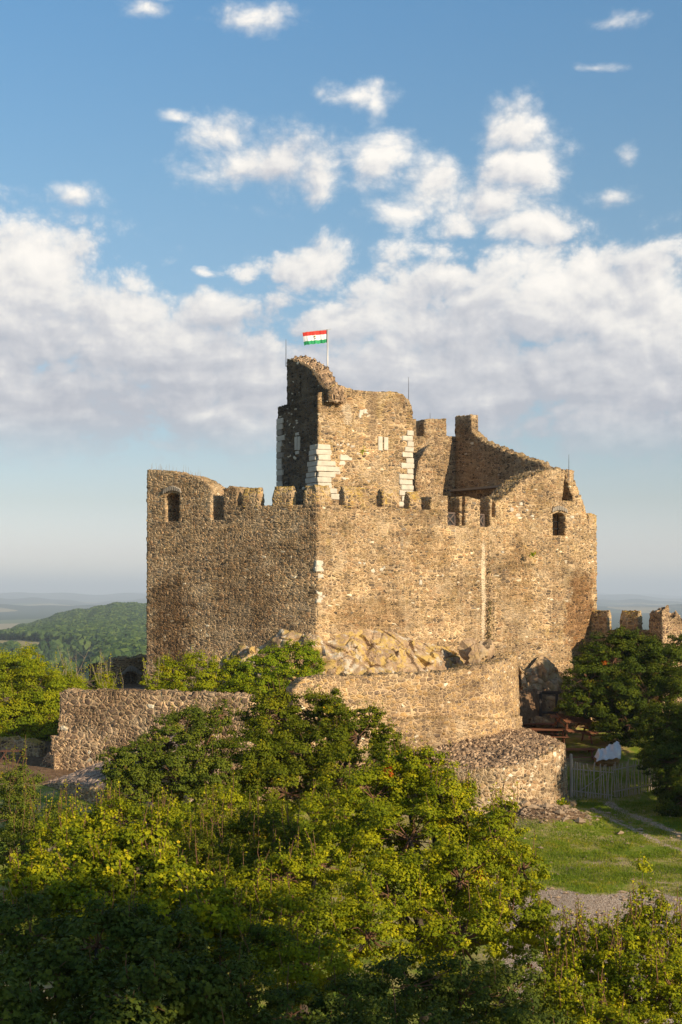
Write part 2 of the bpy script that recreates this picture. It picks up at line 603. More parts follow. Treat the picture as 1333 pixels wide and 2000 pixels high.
def stone(name, scale=5.5, flat=2.1, dark=1.0, mortar=(.50, .37, .23), stones=None, white=0.010, dscale=0.05,
          lichen=0.25, mort_w=0.055, stains=(), rnd=0.78):
    m, N = new_mat(name)
    pos = N.n('ShaderNodeNewGeometry').outputs['Position']
    nrm = N.n('ShaderNodeNewGeometry').outputs['Normal']
    wob = N.noise(pos, 2.3, 2.0, 0.5, out=1)
    p = N.vm('MULTIPLY_ADD', N.vm('SUBTRACT', wob, (.5, .5, .5)), (.17, .17, .085), pos)
    p = N.vm('MULTIPLY', p, (scale, scale, scale * flat))
    v = N.n('ShaderNodeTexVoronoi', {'Vector': p, 'Scale': 1.0, 'Randomness': rnd}, voronoi_dimensions='3D', feature='F1')
    e = N.n('ShaderNodeTexVoronoi', {'Vector': p, 'Scale': 1.0, 'Randomness': rnd}, voronoi_dimensions='3D', feature='DISTANCE_TO_EDGE')
    pb = N.vm('MULTIPLY', p, (.62, .62, .70))
    v2 = N.n('ShaderNodeTexVoronoi', {'Vector': pb, 'Scale': 1.0, 'Randomness': rnd}, voronoi_dimensions='3D', feature='F1')
    e2 = N.n('ShaderNodeTexVoronoi', {'Vector': pb, 'Scale': 1.0, 'Randomness': rnd}, voronoi_dimensions='3D', feature='DISTANCE_TO_EDGE')
    pick = N.smooth(N.noise(N.vm('MULTIPLY', pos, (.5, .5, 1.3)), 1.0, 3.0, .6), .515, .525)
    rgb = N.n('ShaderNodeSeparateColor', {0: N.mix(pick, v.outputs['Color'], v2.outputs['Color'])})
    r, g, b = rgb.outputs[0], rgb.outputs[1], rgb.outputs[2]
    edist = N.m('ADD', N.m('MULTIPLY', e.outputs['Distance'], N.m('SUBTRACT', 1.0, pick)), N.m('MULTIPLY', e2.outputs['Distance'], pick))
    st = stones or [(0.0, (.075, .060, .050)), (.14, (.15, .112, .080)), (.4, (.26, .185, .118)), (.62, (.36, .255, .155)),
                    (.8, (.31, .185, .10)), (.92, (.47, .36, .23)), (1.0, (.17, .15, .135))]
    st = [(q, tuple(ch * dark for ch in c)) for q, c in st]
    base = N.ramp(r, st)
    fine = N.noise(pos, 16.0, 4.0, 0.6)
    base = N.mix(1.0, base, N.ramp(fine, [(.25, (.55, .55, .56)), (.75, (1.35, 1.35, 1.33))]), 'MULTIPLY')
    ew = N.noise(pos, 1.1, 3.0, 0.6)
    edge = N.m('SUBTRACT', edist, N.smooth(ew, .3, .75, 0.0, 0.05))
    mm = N.smooth(edge, mort_w * .25, mort_w * 1.35)
    mcol = N.mix(N.noise(pos, 5.0, 3.0, 0.6), tuple(c * dark * .8 for c in mortar), tuple(min(c * dark * 1.15, .8) for c in mortar))
    col = N.mix(mm, mcol, base)
    if white > 0:
        wf = N.smooth(b, 1.0 - white - .004, 1.0 - white + .004)
        wf = N.m('MULTIPLY', wf, mm)
        col = N.mix(wf, col, (.66, .60, .48))
    big = N.noise(pos, .33, 4.0, 0.6)
    col = N.mix(1.0, col, N.ramp(big, [(.28, (.50, .48, .47)), (.42, (.86, .85, .84)), (.52, (1, 1, 1)), (.62, (1.12, 1.11, 1.07)), (.75, (1.32, 1.30, 1.24))]), 'MULTIPLY')
    bed = N.noise(N.vm('MULTIPLY', pos, (.35, .35, 3.2)), 1.0, 5.0, .65)       # lifts of work laid at different times
    col = N.mix(1.0, col, N.ramp(bed, [(.32, (.68, .67, .66)), (.5, (1, 1, 1)), (.66, (1.24, 1.23, 1.2))]), 'MULTIPLY')
    smear = N.m('MULTIPLY', N.smooth(N.noise(N.vm('ADD', pos, (3, 9, 4)), .7, 6.0, .68), .52, .66), .55)   # mortar smeared over the stones
    col = N.mix(smear, col, tuple(c * dark for c in (.47, .37, .25)))
    # yellow lichen on what faces up, and in patches
    nz = N.n('ShaderNodeSeparateXYZ', {0: nrm}).outputs[2]
    ln = N.noise(pos, 1.4, 5.0, 0.65)
    lf = N.m('MULTIPLY', N.smooth(N.m('MULTIPLY_ADD', N.smooth(nz, .25, .75), .22, ln), .60, .74), lichen * 2.2, clamp=True)
    col = N.mix(lf, col, (.40, .27, .06))
    ln2 = N.noise(pos, .8, 5.0, 0.6)
    col = N.mix(N.m('MULTIPLY', N.smooth(ln2, .58, .70), lichen), col, (.42, .30, .10))
    sep = N.n('ShaderNodeSeparateXYZ', {0: pos})
    for (cx, cz, wx, wz, c, amt) in stains:      # stains with a shape of their own: x, z, half width, half height
        dx = N.m('DIVIDE', N.m('SUBTRACT', N.m('MULTIPLY_ADD', N.m('SUBTRACT', ew, .5), wx * 1.6, sep.outputs[0]), cx), wx)
        dz = N.m('DIVIDE', N.m('SUBTRACT', N.m('MULTIPLY_ADD', N.m('SUBTRACT', big, .5), wz * .6, sep.outputs[2]), cz), wz)
        rr = N.m('ADD', N.m('POWER', N.m('ABSOLUTE', dx), 2.0), N.m('POWER', N.m('ABSOLUTE', dz), 4.0))
        fz = N.m('MULTIPLY_ADD', N.m('SUBTRACT', N.noise(pos, 2.6, 4.0, .65), .5), 2.2, rr)
        ff = N.m('MULTIPLY', N.smooth(fz, 1.1, .35), amt)
        col = N.mix(ff, col, c, 'MULTIPLY' if max(c) > 1.0 or min(c) < .0 or amt == 1.0 else 'MIX')
    col = N.mix(1.0, col, (1.14, 1.09, 1.01), 'MULTIPLY')
    hgt = N.m('MULTIPLY', N.smooth(edge, 0.0, .20), N.m('MULTIPLY_ADD', g, .55, .55))
    hgt = N.m('MULTIPLY_ADD', N.m('SUBTRACT', fine, .5), .45, hgt)
    finish(N, col, 0.93, disp=hgt, dscale=dscale, mid=0.45, mat=m, spec=.12)
    return m


def rubble(name, scale=5.0, cols=None, dscale=.13):
    """loose broken stone on a ruined wall head"""
    m, N = new_mat(name)
    pos = N.n('ShaderNodeNewGeometry').outputs['Position']
    v = N.n('ShaderNodeTexVoronoi', {'Vector': N.vm('MULTIPLY', pos, (scale, scale, scale * .8)), 'Scale': 1.0}, feature='F1')
    e = N.n('ShaderNodeTexVoronoi', {'Vector': N.vm('MULTIPLY', pos, (scale, scale, scale * .8)), 'Scale': 1.0}, feature='DISTANCE_TO_EDGE')
    rgb = N.n('ShaderNodeSeparateColor', {0: v.outputs['Color']})
    base = N.ramp(rgb.outputs[0], cols or [(0, (.19, .13, .085)), (.4, (.33, .22, .13)), (.7, (.42, .275, .16)), (1, (.52, .37, .23))])
    fine = N.noise(pos, 14.0, 4.0, .6)
    base = N.mix(1.0, base, N.ramp(fine, [(.25, (.65, .65, .65)), (.75, (1.25, 1.25, 1.25))]), 'MULTIPLY')
    h = N.m('MULTIPLY', N.smooth(e.outputs['Distance'], 0, .3), N.m('MULTIPLY_ADD', rgb.outputs[1], .9, .25))
    h = N.m('MULTIPLY_ADD', N.m('SUBTRACT', fine, .5), .2, h)
    finish(N, base, .95, disp=h, dscale=dscale, mid=.3, mat=m, spec=.1)
    return m


def rock_mat(name, lich=1.0):
    m, N = new_mat(name)
    pos = N.n('ShaderNodeNewGeometry').outputs['Position']
    n1 = N.noise(pos, 1.3, 6.0, .62, .3)
    col = N.ramp(n1, [(.28, (.17, .115, .072)), (.46, (.33, .22, .13)), (.6, (.43, .30, .18)), (.8, (.31, .22, .15))])
    fine = N.noise(pos, 11.0, 5.0, .65)
    col = N.mix(1.0, col, N.ramp(fine, [(.25, (.6, .6, .6)), (.75, (1.35, 1.35, 1.35))]), 'MULTIPLY')
    wl = N.smooth(N.noise(N.vm('ADD', pos, (7, 3, 1)), 1.6, 6.0, .70), .52, .60)
    col = N.mix(N.m('MULTIPLY', wl, .75 * lich), col, (.55, .49, .38))
    yl = N.smooth(N.noise(N.vm('ADD', pos, (1, 13, 5)), 1.9, 6.0, .70), .48, .57)
    col = N.mix(N.m('MULTIPLY', yl, .8 * lich), col, (.50, .34, .10))
    ck = N.n('ShaderNodeTexVoronoi', {'Vector': N.vm('MULTIPLY_ADD', N.noise(pos, 1.2, 3.0, .6, out=1), (1.4, 1.4, 1.4), N.vm('MULTIPLY', pos, (1.0, 1.0, .7))), 'Scale': .8}, feature='DISTANCE_TO_EDGE')
    h = N.m('MULTIPLY_ADD', N.smooth(ck.outputs['Distance'], 0, .05), .35, N.m('MULTIPLY', n1, .9))
    h = N.m('MULTIPLY_ADD', fine, .35, h)
    finish(N, col, .93, disp=h, dscale=.05, mid=.9, mat=m, spec=.12)
    return m


def plain(name, c, rough=.8, var=.25, scale=6.0, metal=0.0, stretch=(1, 1, 1), spec=.3):
    m, N = new_mat(name)
    tc = N.n('ShaderNodeTexCoord').outputs['Object']
    n = N.noise(N.vm('MULTIPLY', tc, stretch), scale, 5.0, .6)
    col = N.mix(n, tuple(q * (1 - var) for q in c), tuple(min(1, q * (1 + var)) for q in c))
    p = finish(N, col, rough, bump=n, bdist=.006, spec=spec)
    p.inputs['Metallic'].default_value = metal
    return m


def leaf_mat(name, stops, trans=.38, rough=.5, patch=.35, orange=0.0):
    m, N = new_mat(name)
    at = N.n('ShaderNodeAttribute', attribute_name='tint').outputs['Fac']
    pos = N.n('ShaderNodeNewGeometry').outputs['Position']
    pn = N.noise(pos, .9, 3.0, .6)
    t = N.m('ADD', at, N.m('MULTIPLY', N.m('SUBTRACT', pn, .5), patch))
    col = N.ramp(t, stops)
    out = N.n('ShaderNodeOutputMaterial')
    p = N.n('ShaderNodeBsdfPrincipled', {'Base Color': col, 'Roughness': .65, 'Specular IOR Level': .10})
    tcol = N.mix(1.0, col, (1.5, 1.35, .55), 'MULTIPLY')
    tr = N.n('ShaderNodeBsdfTranslucent', {'Color': tcol})
    mx = N.n('ShaderNodeMixShader', {0: trans, 1: p.outputs[0], 2: tr.outputs[0]})
    N.nt.links.new(mx.outputs[0], out.inputs['Surface'])
    return m


M = {}
CAST_STAINS = [
    (13.2, -1.2, 1.0, 2.6, (.62, .52, .44), 1.0),      # damp patch on the right flank
    (1.5, -1.0, 2.2, .8, (.80, .76, .70), 1.0),
    (9.6, 1.2, .8, 2.4, (.84, .80, .74), 1.0),
    (4.6, 2.2, 1.6, .9, (.86, .83, .78), 1.0),
    (7.45, 0.2, .13, 2.9, (.62, .52, .38), .75),       # lime run down the seam
]
M['wall'] = stone('rubble_masonry', stains=CAST_STAINS, lichen=.16)
M['wall_worn'] = stone('weathered_masonry', dark=1.0, lichen=.08, white=.006, dscale=.05, mort_w=.055,
                       stains=[(-8.7, -1.5, 1.2, 2.6, (.55, .50, .46), 1.0), (-4.8, 0.2, 1.6, 2.2, (.78, .75, .72), 1.0)])
M['tower'] = stone('tower_masonry', scale=5.0, lichen=.22, white=.015,
                   stains=[(1.7, 9.6, .30, 1.5, (.20, .145, .095), .55), (.35, 9.6, .28, .6, (.50, .43, .33), .5)])
M['tower_dark'] = stone('shade_darkened_masonry', scale=4.4, dark=.42, mortar=(.30, .27, .23), white=.03, lichen=.05)  # tower stone darkened, shade of the left face put into the colour
M['hall'] = stone('old_hall_masonry', scale=5.2, dark=.85, lichen=.1, white=.008)
M['lower'] = stone('coarse_masonry', scale=5.3, flat=1.3, rnd=.88, lichen=.05, white=.008, dscale=.075, mort_w=.07,
                   stones=[(0.0, (.12, .085, .065)), (.25, (.20, .14, .10)), (.5, (.30, .20, .13)), (.75, (.36, .25, .165)), (1.0, (.24, .17, .125))])
M['round'] = stone('bastion_masonry', scale=5.0, flat=1.7, rnd=.8, lichen=.10, white=.012, dscale=.05, mort_w=.06,
                   stones=[(0.0, (.15, .11, .085)), (.25, (.23, .165, .11)), (.6, (.32, .22, .135)), (.8, (.42, .27, .12)), (1.0, (.28, .20, .14))])
M['lime'] = stone('limed_masonry', scale=6.2, rnd=.85, flat=1.3, lichen=.08, white=.06, mortar=(.48, .37, .25), mort_w=.065, dscale=.05)
M['cap'] = stone('lichened_capstone', scale=5.0, flat=1.2, lichen=.42, white=.0, dark=.95)
M['rubble'] = rubble('broken_stone')
M['slab'] = rubble('sloping_slabs', 4.2, [(0, (.20, .14, .10)), (.4, (.30, .21, .155)), (.7, (.36, .26, .19)), (1, (.42, .31, .23))], .07)
M['rock'] = rock_mat('outcrop_rock')
M['rock_plain'] = rock_mat('bare_rock', .3)
M['lstone'] = plain('limestone', (.53, .47, .37), .9, .38, 3.2)
M['lstone_grey'] = plain('weathered_limestone', (.30, .255, .20), .9, .3, 8.0)
M['wood_red'] = plain('stained_wood', (.17, .066, .030), .55, .4, 5.0, stretch=(1, 9, 9))
M['wood_grey'] = plain('grey_wood', (.40, .325, .255), .85, .4, 7.0, stretch=(6, 6, 1))
M['wood_dark'] = plain('dark_timber', (.045, .038, .035), .8, .4, 5.0)
M['wood_brown'] = plain('brown_boards', (.12, .085, .068), .75, .3, 5.0)
M['iron'] = plain('black_iron', (.018, .017, .016), .6, .3, 9.0)
M['steel'] = plain('galvanised_steel', (.55, .53, .50), .45, .1, 9.0, metal=.3)
M['rod'] = plain('rod_metal', (.10, .10, .11), .5, .1, 9.0)
M['cloth'] = plain('white_sheet', (.62, .62, .63), .8, .08, 4.0)
M['straw'] = plain('straw', (.25, .15, .06), .95, .4, 12.0)
M['jacket'] = plain('dark_jacket', (.012, .014, .022), .8, .3, 6.0)
M['skin'] = plain('skin', (.45, .27, .19), .6, .1, 9.0)
M['hair'] = plain('dark_hair', (.02, .014, .01), .7, .3, 20.0)
M['bark'] = plain('bark', (.075, .055, .04), .95, .45, 9.0, stretch=(4, 4, 1))
M['twig'] = plain('reddish_twig', (.17, .085, .045), .85, .3, 9.0)
M['dead'] = plain('bare_twig', (.30, .235, .16), .9, .25, 9.0)
M['red'] = plain('flag_red', (.62, .05, .035), .75, .05, 4.0)
M['white'] = plain('flag_white', (.82, .82, .82), .75, .02, 4.0)
M['green'] = plain('flag_green', (.03, .32, .12), .75, .05, 4.0)
M['gold'] = plain('crest_gold', (.72, .48, .04), .6, .05, 4.0)
M['bench'] = plain('bench_wood', (.10, .045, .028), .7, .3, 5.0)
M['void'] = plain('interior_shade', (.014, .012, .011), .95, .3, 4.0)  # near-black colour stands in for the unlit chamber

G = lambda *s: list(s)
M['leaf_maple'] = leaf_mat('maple_leaf', [(0, (0.062, 0.083, 0.003)), (.4, (0.146, 0.177, 0.004)), (.7, (0.303, 0.289, 0.005)), (.9, (0.448, 0.386, 0.008)), (1.0, (0.516, 0.365, 0.012))], trans=.13)
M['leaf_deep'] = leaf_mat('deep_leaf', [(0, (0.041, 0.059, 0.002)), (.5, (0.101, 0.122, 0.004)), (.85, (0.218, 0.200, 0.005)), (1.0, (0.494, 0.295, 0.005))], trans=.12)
M['leaf_shade'] = leaf_mat('shade_darkened_leaf', [(0, (0.025, 0.040, 0.007)), (.5, (0.061, 0.086, 0.010)), (.85, (0.133, 0.146, 0.013)), (1.0, (0.275, 0.221, 0.018))], trans=.10)  # maple leaf darkened to paint in the shade over the lowest trees
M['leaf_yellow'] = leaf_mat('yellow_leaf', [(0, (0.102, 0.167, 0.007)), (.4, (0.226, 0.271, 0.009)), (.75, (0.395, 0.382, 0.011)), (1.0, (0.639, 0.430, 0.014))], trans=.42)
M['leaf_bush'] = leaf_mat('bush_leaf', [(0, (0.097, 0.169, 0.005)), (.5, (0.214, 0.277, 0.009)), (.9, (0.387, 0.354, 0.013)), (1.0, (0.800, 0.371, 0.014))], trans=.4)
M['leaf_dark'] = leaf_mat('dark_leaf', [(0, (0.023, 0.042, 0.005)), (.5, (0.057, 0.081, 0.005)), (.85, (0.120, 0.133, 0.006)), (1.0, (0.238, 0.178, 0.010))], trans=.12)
M['leaf_grey'] = leaf_mat('pear_leaf', [(0, (0.043, 0.066, 0.007)), (.5, (0.099, 0.125, 0.010)), (.85, (0.201, 0.199, 0.014)), (1.0, (0.558, 0.363, 0.014))], trans=.12, rough=.4)
M['leaf_red'] = leaf_mat('autumn_leaf', [(0, (.42, .08, .012)), (1.0, (.6, .15, .02))], trans=.4)
M['grass'] = leaf_mat('grass_blade', [(0, (0.070, 0.134, 0.009)), (.5, (0.175, 0.235, 0.015)), (.85, (0.351, 0.298, 0.027)), (1.0, (0.703, 0.391, 0.097))], trans=.35, patch=1.0)
M['forest'] = leaf_mat('forest_canopy', [(0, (0.024, 0.048, 0.015)), (.5, (0.045, 0.081, 0.021)), (1.0, (0.090, 0.129, 0.030))], trans=.1, rough=.9, patch=0)
# ------------------------------------------------------------------ the ground
W1 = Path([(-11.87, 60.0), (-3.58, 56.4)])
W2 = Path([(-2.3, 60.6), (0.4, 61.6), (3.03, 62.8), (5.6, 64.2), (7.35, 66.0), (8.45, 68.6), (8.9, 71.5)], smooth=2)
BAS = Path([(3.6, 60.4), (6.1, 59.4), (8.0, 60.2), (9.3, 61.6), (10.05, 63.4), (10.25, 65.4), (10.0, 67.5)], smooth=2)
PLATEAU = [(-11.6, 60.8), (-3.5, 57.2), (-2.0, 61.4)] + [tuple(p) for p in W2.p[2:]] + \
          [(9.2, 72.5), (12.2, 75.0), (15.2, 81.5), (12, 98), (-16, 98), (-14, 74), (-12.5, 66)]


def to_px(x, y):
    a = np.arctan2(x, y)
    return CX + F * np.tan(np.clip(a, -1.35, 1.35))


def fields(x, y):
    """terrain height and ground-cover masks"""
    x = np.asarray(x, float); y = np.asarray(y, float)
    r = np.hypot(x, y)
    px = to_px(x, y)
    yy = np.maximum(y, -40)
    zf = np.interp(yy, [-40, 0, 15, 45, 64, 66.5, 69.3, 72, 84, 100], [-13, -11.6, -10.9, -9.95, -9.3, -8.55, -7.5, -7.4, -7.2, -9])
    left = sstep(-x, -2, 11.5) * sstep(y, 30, 57)
    zf = zf + 2.1 * left
    pts = np.stack([x, y], -1).reshape(-1, 2)
    near = (r < 130).reshape(-1)
    sd = np.full(len(pts), -99.0)
    if near.any():
        q = pts[near]
        ins = in_poly(q, PLATEAU)
        dd = dist_poly(q, PLATEAU)
        sd[near] = np.where(ins, dd, -dd)
    sd = sd.reshape(x.shape)
    zf = zf + (-4.95 - zf) * sstep(sd, -.15, .7)
    # the scraped bank below the bastion
    bk = np.exp(-(((x - 8.3) / 2.1) ** 2 + ((y - 58.6) / 2.0) ** 2))
    zf = zf + bk * .75
    zf = zf + .05 * np.sin(x * 1.7 + y * .6) * np.sin(y * 1.3) * (r < 120)
    # far country
    wr = sstep(px, 650, 1000)
    bl = np.interp(r, [100, 300, 700, 1000, 1250, 3400], [-9, -38, -33.5, -37, -37.5, -80])
    bl = bl - 17 * (1 - sstep(px, 120, 230)) * sstep(r, 620, 720) * (1 - sstep(r, 960, 990))
    base = bl * (1 - wr) + \
        np.interp(r, [100, 300, 1200, 3400], [-9, -45, -74, -80]) * wr
    rid = np.interp(px, [-400, 0, 40, 90, 150, 200, 290, 420, 700, 900, 1100], [-84, -70, -57, -45, -34, -27, -23, -20, -20, -45, -80])
    rid = rid + 1.6 * np.sin(px * .06) + .8 * np.sin(px * .17 + 1)
    hill = np.exp(-((r - 2150) / np.where(r < 2150, 620., 700.)) ** 2)
    zfar = base + hill * np.where(rid > -79, rid + 58, 0) * (1 - .98 * sstep(px, 800, 1100))
    zfar = np.where(r > 3400, -80, zfar)
    far = np.exp(-((r - 3000) / 900.) ** 2)

    def ridge(r0, w, amp, ph, k):
        s = .55 + .25 * np.sin(px * .0095 * k + ph) + .13 * np.sin(px * .027 * k + ph * 2.1) + .07 * np.sin(px * .071 * k + ph)
        return np.exp(-((r - r0) / w) ** 2) * amp * s
    zfar = zfar + ridge(7500, 900, 30, 1.2, 1) + ridge(11500, 1500, 75, 2.4, 1.2) + ridge(16500, 2000, 115, .3, .8) + ridge(27000, 4500, 275, 4.0, .6)
    z = zf + (zfar - zf) * sstep(r, 95, 260)
    # cover
    m_field = ((r > 985) & (r < 985 + 250 * (1 - px / 180)) & (px < 178)).astype(float)
    m_field = np.maximum(m_field, ((r > 1500) & (r < 1900) & (px < 42)).astype(float))
    yb = y + .7 * np.sin(x * .8 + 2) + .35 * np.sin(x * 2.3 + 1) + .42 * (x - 9)
    grav = sstep(yb, 48.0, 46.2) * (r < 130) * sstep(x, 3, 6)
    trk = [(11.9, 63.5), (12.2, 61.2), (12.9, 58.5), (14.0, 55.5), (15.6, 52), (17.5, 48)]
    trk2 = [(11.0, 61.5), (11.4, 58.8), (12.2, 55.5), (13.3, 52)]
    dt = np.full(len(pts), 99.0)
    if near.any():
        dt[near] = np.minimum(dist_poly(pts[near], trk, False) / .55, dist_poly(pts[near], trk2, False) / .38)
    grav = np.maximum(grav, .58 * np.exp(-dt.reshape(x.shape) ** 2))
    dirt = np.exp(-(((x - 8.5) / 2.0) ** 2 + ((y - 58.8) / 2.0) ** 2) ** 1.5)
    dirt = np.maximum(dirt, sstep(sd, -.3, .3) * (r < 120))
    dirt = np.maximum(dirt, sstep(-x, 9, 12) * sstep(y, 54, 58) * (r < 120))
    dirt = np.maximum(dirt, .42 * ((y > 67) & (r < 110) & (x < 14)))
    return z, m_field, grav, dirt


def ground_z(x, y):
    return float(fields(np.array([x]), np.array([y]))[0][0])


def build_ground():
    ri = np.concatenate([np.arange(1.0, 120, .5), np.geomspace(120, 45000, 190)])
    a = np.concatenate([np.arange(-180, -20, 4.0), np.arange(-20, 20, .16), np.arange(20, 180, 4.0)])
    a = np.radians(a)
    R, A = np.meshgrid(ri, a, indexing='ij')
    X, Y = R * np.sin(A), R * np.cos(A)
    z, mf, gr, di = fields(X, Y)
    n, k = X.shape
    V = np.stack([X, Y, z], -1).reshape(-1, 3)
    i, j = np.meshgrid(np.arange(n - 1), np.arange(k), indexing='ij')
    j2 = (j + 1) % k
    Q = np.stack([i * k + j, i * k + j2, (i + 1) * k + j2, (i + 1) * k + j], -1).reshape(-1, 4)[:, ::-1]
    # close the hole below the camera
    c = len(V)
    V = np.vstack([V, [[0, 0, z[0].mean()]]])
    T = np.stack([np.arange(k), np.full(k, c), (np.arange(k) + 1) % k], -1)[:, ::-1]
    app = lambda q: np.append(q.ravel(), 0)
    me = mesh_from('ground', V, [Q, T], True, {'field': app(mf), 'gravel': app(gr), 'dirt': app(di), 'range': app(R)})
    if me.polygons[0].normal.z < 0:
        me.flip_normals()
    m, N = new_mat('ground_cover')
    pos = N.n('ShaderNodeNewGeometry').outputs['Position']
    A_ = lambda q: N.n('ShaderNodeAttribute', attribute_name=q).outputs['Fac']
    n1 = N.noise(pos, .55, 5.0, .6)
    n2 = N.noise(pos, 4.0, 5.0, .65)
    n3 = N.noise(pos, 22.0, 3.0, .6)
    grass = N.ramp(N.m('ADD', n1, N.m('MULTIPLY', N.m('SUBTRACT', n2, .5), .5)),
                   [(.28, (.10, .17, .012)), (.42, (.19, .24, .025)), (.54, (.32, .28, .08)), (.66, (.44, .34, .19))])
    pv = N.n('ShaderNodeTexVoronoi', {'Vector': pos, 'Scale': 24.0})
    pe = N.n('ShaderNodeSeparateColor', {0: pv.outputs['Color']}).outputs[0]
    gravel = N.ramp(pe, [(0, (.23, .16, .11)), (.35, (.38, .28, .20)), (.75, (.48, .365, .27)), (1, (.60, .49, .385))])
    dirt = N.ramp(n2, [(.3, (.11, .065, .035)), (.55, (.22, .135, .075)), (.75, (.34, .23, .14))])
    ge = N.m('ADD', A_('gravel'), N.m('MULTIPLY', N.m('SUBTRACT', n2, .5), .75))
    de = N.m('ADD', A_('dirt'), N.m('MULTIPLY', N.m('SUBTRACT', n2, .5), .8))
    col = N.mix(N.smooth(de, .38, .58), grass, dirt)
    col = N.mix(N.smooth(ge, .42, .56), col, gravel)
    # country beyond: woods, pasture and stubble
    far = A_('range')
    fv = N.n('ShaderNodeTexVoronoi', {'Vector': N.vm('MULTIPLY', pos, (.0040, .0011, 0)), 'Scale': 1.0})
    fr = N.n('ShaderNodeSeparateColor', {0: fv.outputs['Color']}).outputs[0]
    land = N.ramp(fr, [(0, (.022, .048, .014)), (.34, (.022, .048, .014)), (.36, (.12, .15, .04)), (.5, (.34, .27, .13)), (.68, (.50, .40, .22)), (.70, (.025, .055, .016)), (1, (.03, .06, .018))], 'CONSTANT')
    wood = N.mix(N.noise(pos, .02, 4.0, .6), (.016, .034, .010), (.05, .075, .02))
    wf = N.smooth(far, 2500.0, 2900.0)
    wood = N.mix(wf, wood, land)
    fld = N.mix(N.noise(pos, .03, 4.0, .6), (.30, .25, .10), (.44, .34, .14))
    wood = N.mix(A_('field'), wood, fld)
    zz = N.n('ShaderNodeSeparateXYZ', {0: pos}).outputs[2]
    wood = N.mix(N.smooth(zz, -72.0, -55.0), wood, N.mix(N.smooth(far, 3600.0, 5200.0), wood, (.024, .045, .018)))
    col = N.mix(N.smooth(far, 100.0, 180.0), col, wood)
    hb = N.m('MULTIPLY_ADD', n3, .4, N.m('MULTIPLY', pv.outputs['Distance'], .5))
    hb = N.m('MULTIPLY', hb, N.smooth(far, 140.0, 90.0))
    finish(N, col, .95, bump=hb, bdist=.05, spec=.1)
    o = obj('ground', me, m)
    tag(o, kind='structure')
    return o


build_ground()


# ------------------------------------------------------------------ the upper castle
C0, L0 = (-1.138, 68.0), (-9.99, 73.11)
S0, T0, R0 = (7.75, 74.67), (10.83, 76.45), (14.22, 79.10)
pl = Path([L0, C0])
pr = Path([C0, S0])
pf = Path([S0, T0, R0])


def pxs(path, pts):
    return [path.sz(*p) for p in pts]


castle = empty('castle_wall', (0.0, 71.0, -4.4), 'tall brown rubble stone castle wall with crenellations and cut-off corner, below the tower', 'castle')


def panel_px(name, path, top, zb, mat, parent, **k):
    """top: pixel points left to right; zb: base height"""
    t = pxs(path, top)
    return panel(name, path, [(t[0][0], zb), (t[-1][0], zb)] + t[::-1], mat, parent, **k)


def rect(path, x0, x1, y0, y1, arch=0.0):
    a = path.sz(x0, y1); b = path.sz(x1, y1)
    zt = path.sz((x0 + x1) / 2, y0)[1]
    zb = min(a[1], b[1])
    if not arch:
        return [(a[0], zb), (b[0], zb), (b[0], zt), (a[0], zt)]
    out = [(a[0], zb), (b[0], zb)]
    w = b[0] - a[0]; rise = arch * w
    for i in range(7):
        t = i / 6
        out.append((b[0] - w * t, zt - rise + rise * math.sin(math.pi * (0.15 + .7 * t)) ** .9))
    return out


# left face: ruined gable, arched opening, notch, low parapet
topL = [(286.5, 918), (310, 918.5), (340, 922), (372, 929), (395, 938), (412, 948), (424, 958), (436, 970), (436.5, 1015), (413.5, 1015)]
t = pxs(pl, [(286.5, 918), (310, 918.5), (340, 922), (372, 929), (395, 938), (406, 945), (413, 950)])
nb = pl.sz(413.2, 1015); nb2 = pl.sz(436.8, 1015)
t2 = pxs(pl, [(437, 962), (440, 954), (447, 951), (458, 952), (462, 956), (462.3, 988), (470.5, 988), (471, 987.5), (500, 987.5), (620, 985.5)])
cornerL = pl.L
outL = [(0.0, -5.0), (cornerL, -5.0)] + [(cornerL, t2[-1][1])] + t2[::-1][1:] + [(nb2[0], nb2[1]), (nb[0], nb2[1])] + t[::-1]
outL[-1] = (0.0, t[0][1])
panel('wall', pl, outL, M['wall_worn'], castle, thick=1.3, holes=[rect(pl, 324, 350.5, 963, 1018, .32)], rough=.05, rz=5.2,
      seed=3, batter=.004, ztop=5)
# right face
tR = pxs(pr, [(620, 985.5), (738, 989.5), (790, 993.5), (842, 996), (842.5, 970), (874.5, 968)])
top2 = pxs(pr, [(909.5, 969), (937.5, 976)])
zA = pr.sz(887, 1027)[1]; zA2 = pr.sz(906, 1027)[1]; zB = pr.sz(947, 1029)[1]
sA0, sA1 = pr.sz(875, 1000)[0], pr.sz(898.5, 1000)[0]
sP1, sQ0 = pr.sz(902.5, 1000)[0], pr.sz(909, 1000)[0]
sB0 = pr.sz(938, 1000)[0]
zP = pr.sz(900, 970)[1]
outR = [(0.0, -5.0), (pr.L, -5.0), (pr.L, zB), (sB0, zB), (sB0, top2[1][1]), (sQ0, top2[0][1]), (sQ0, zA2), (sP1, zA2), (sP1, zP), (sA1, zP),
        (sA1, zA), (sA0, zA), (sA0, tR[-1][1]), tR[-2], tR[-3], tR[-4], tR[-5], (0.0, tR[0][1])]
panel('wall', pr, outR, M['wall'], castle, thick=1.3, rough=.03, rz=5.6, seed=5, batter=.004, ztop=5)
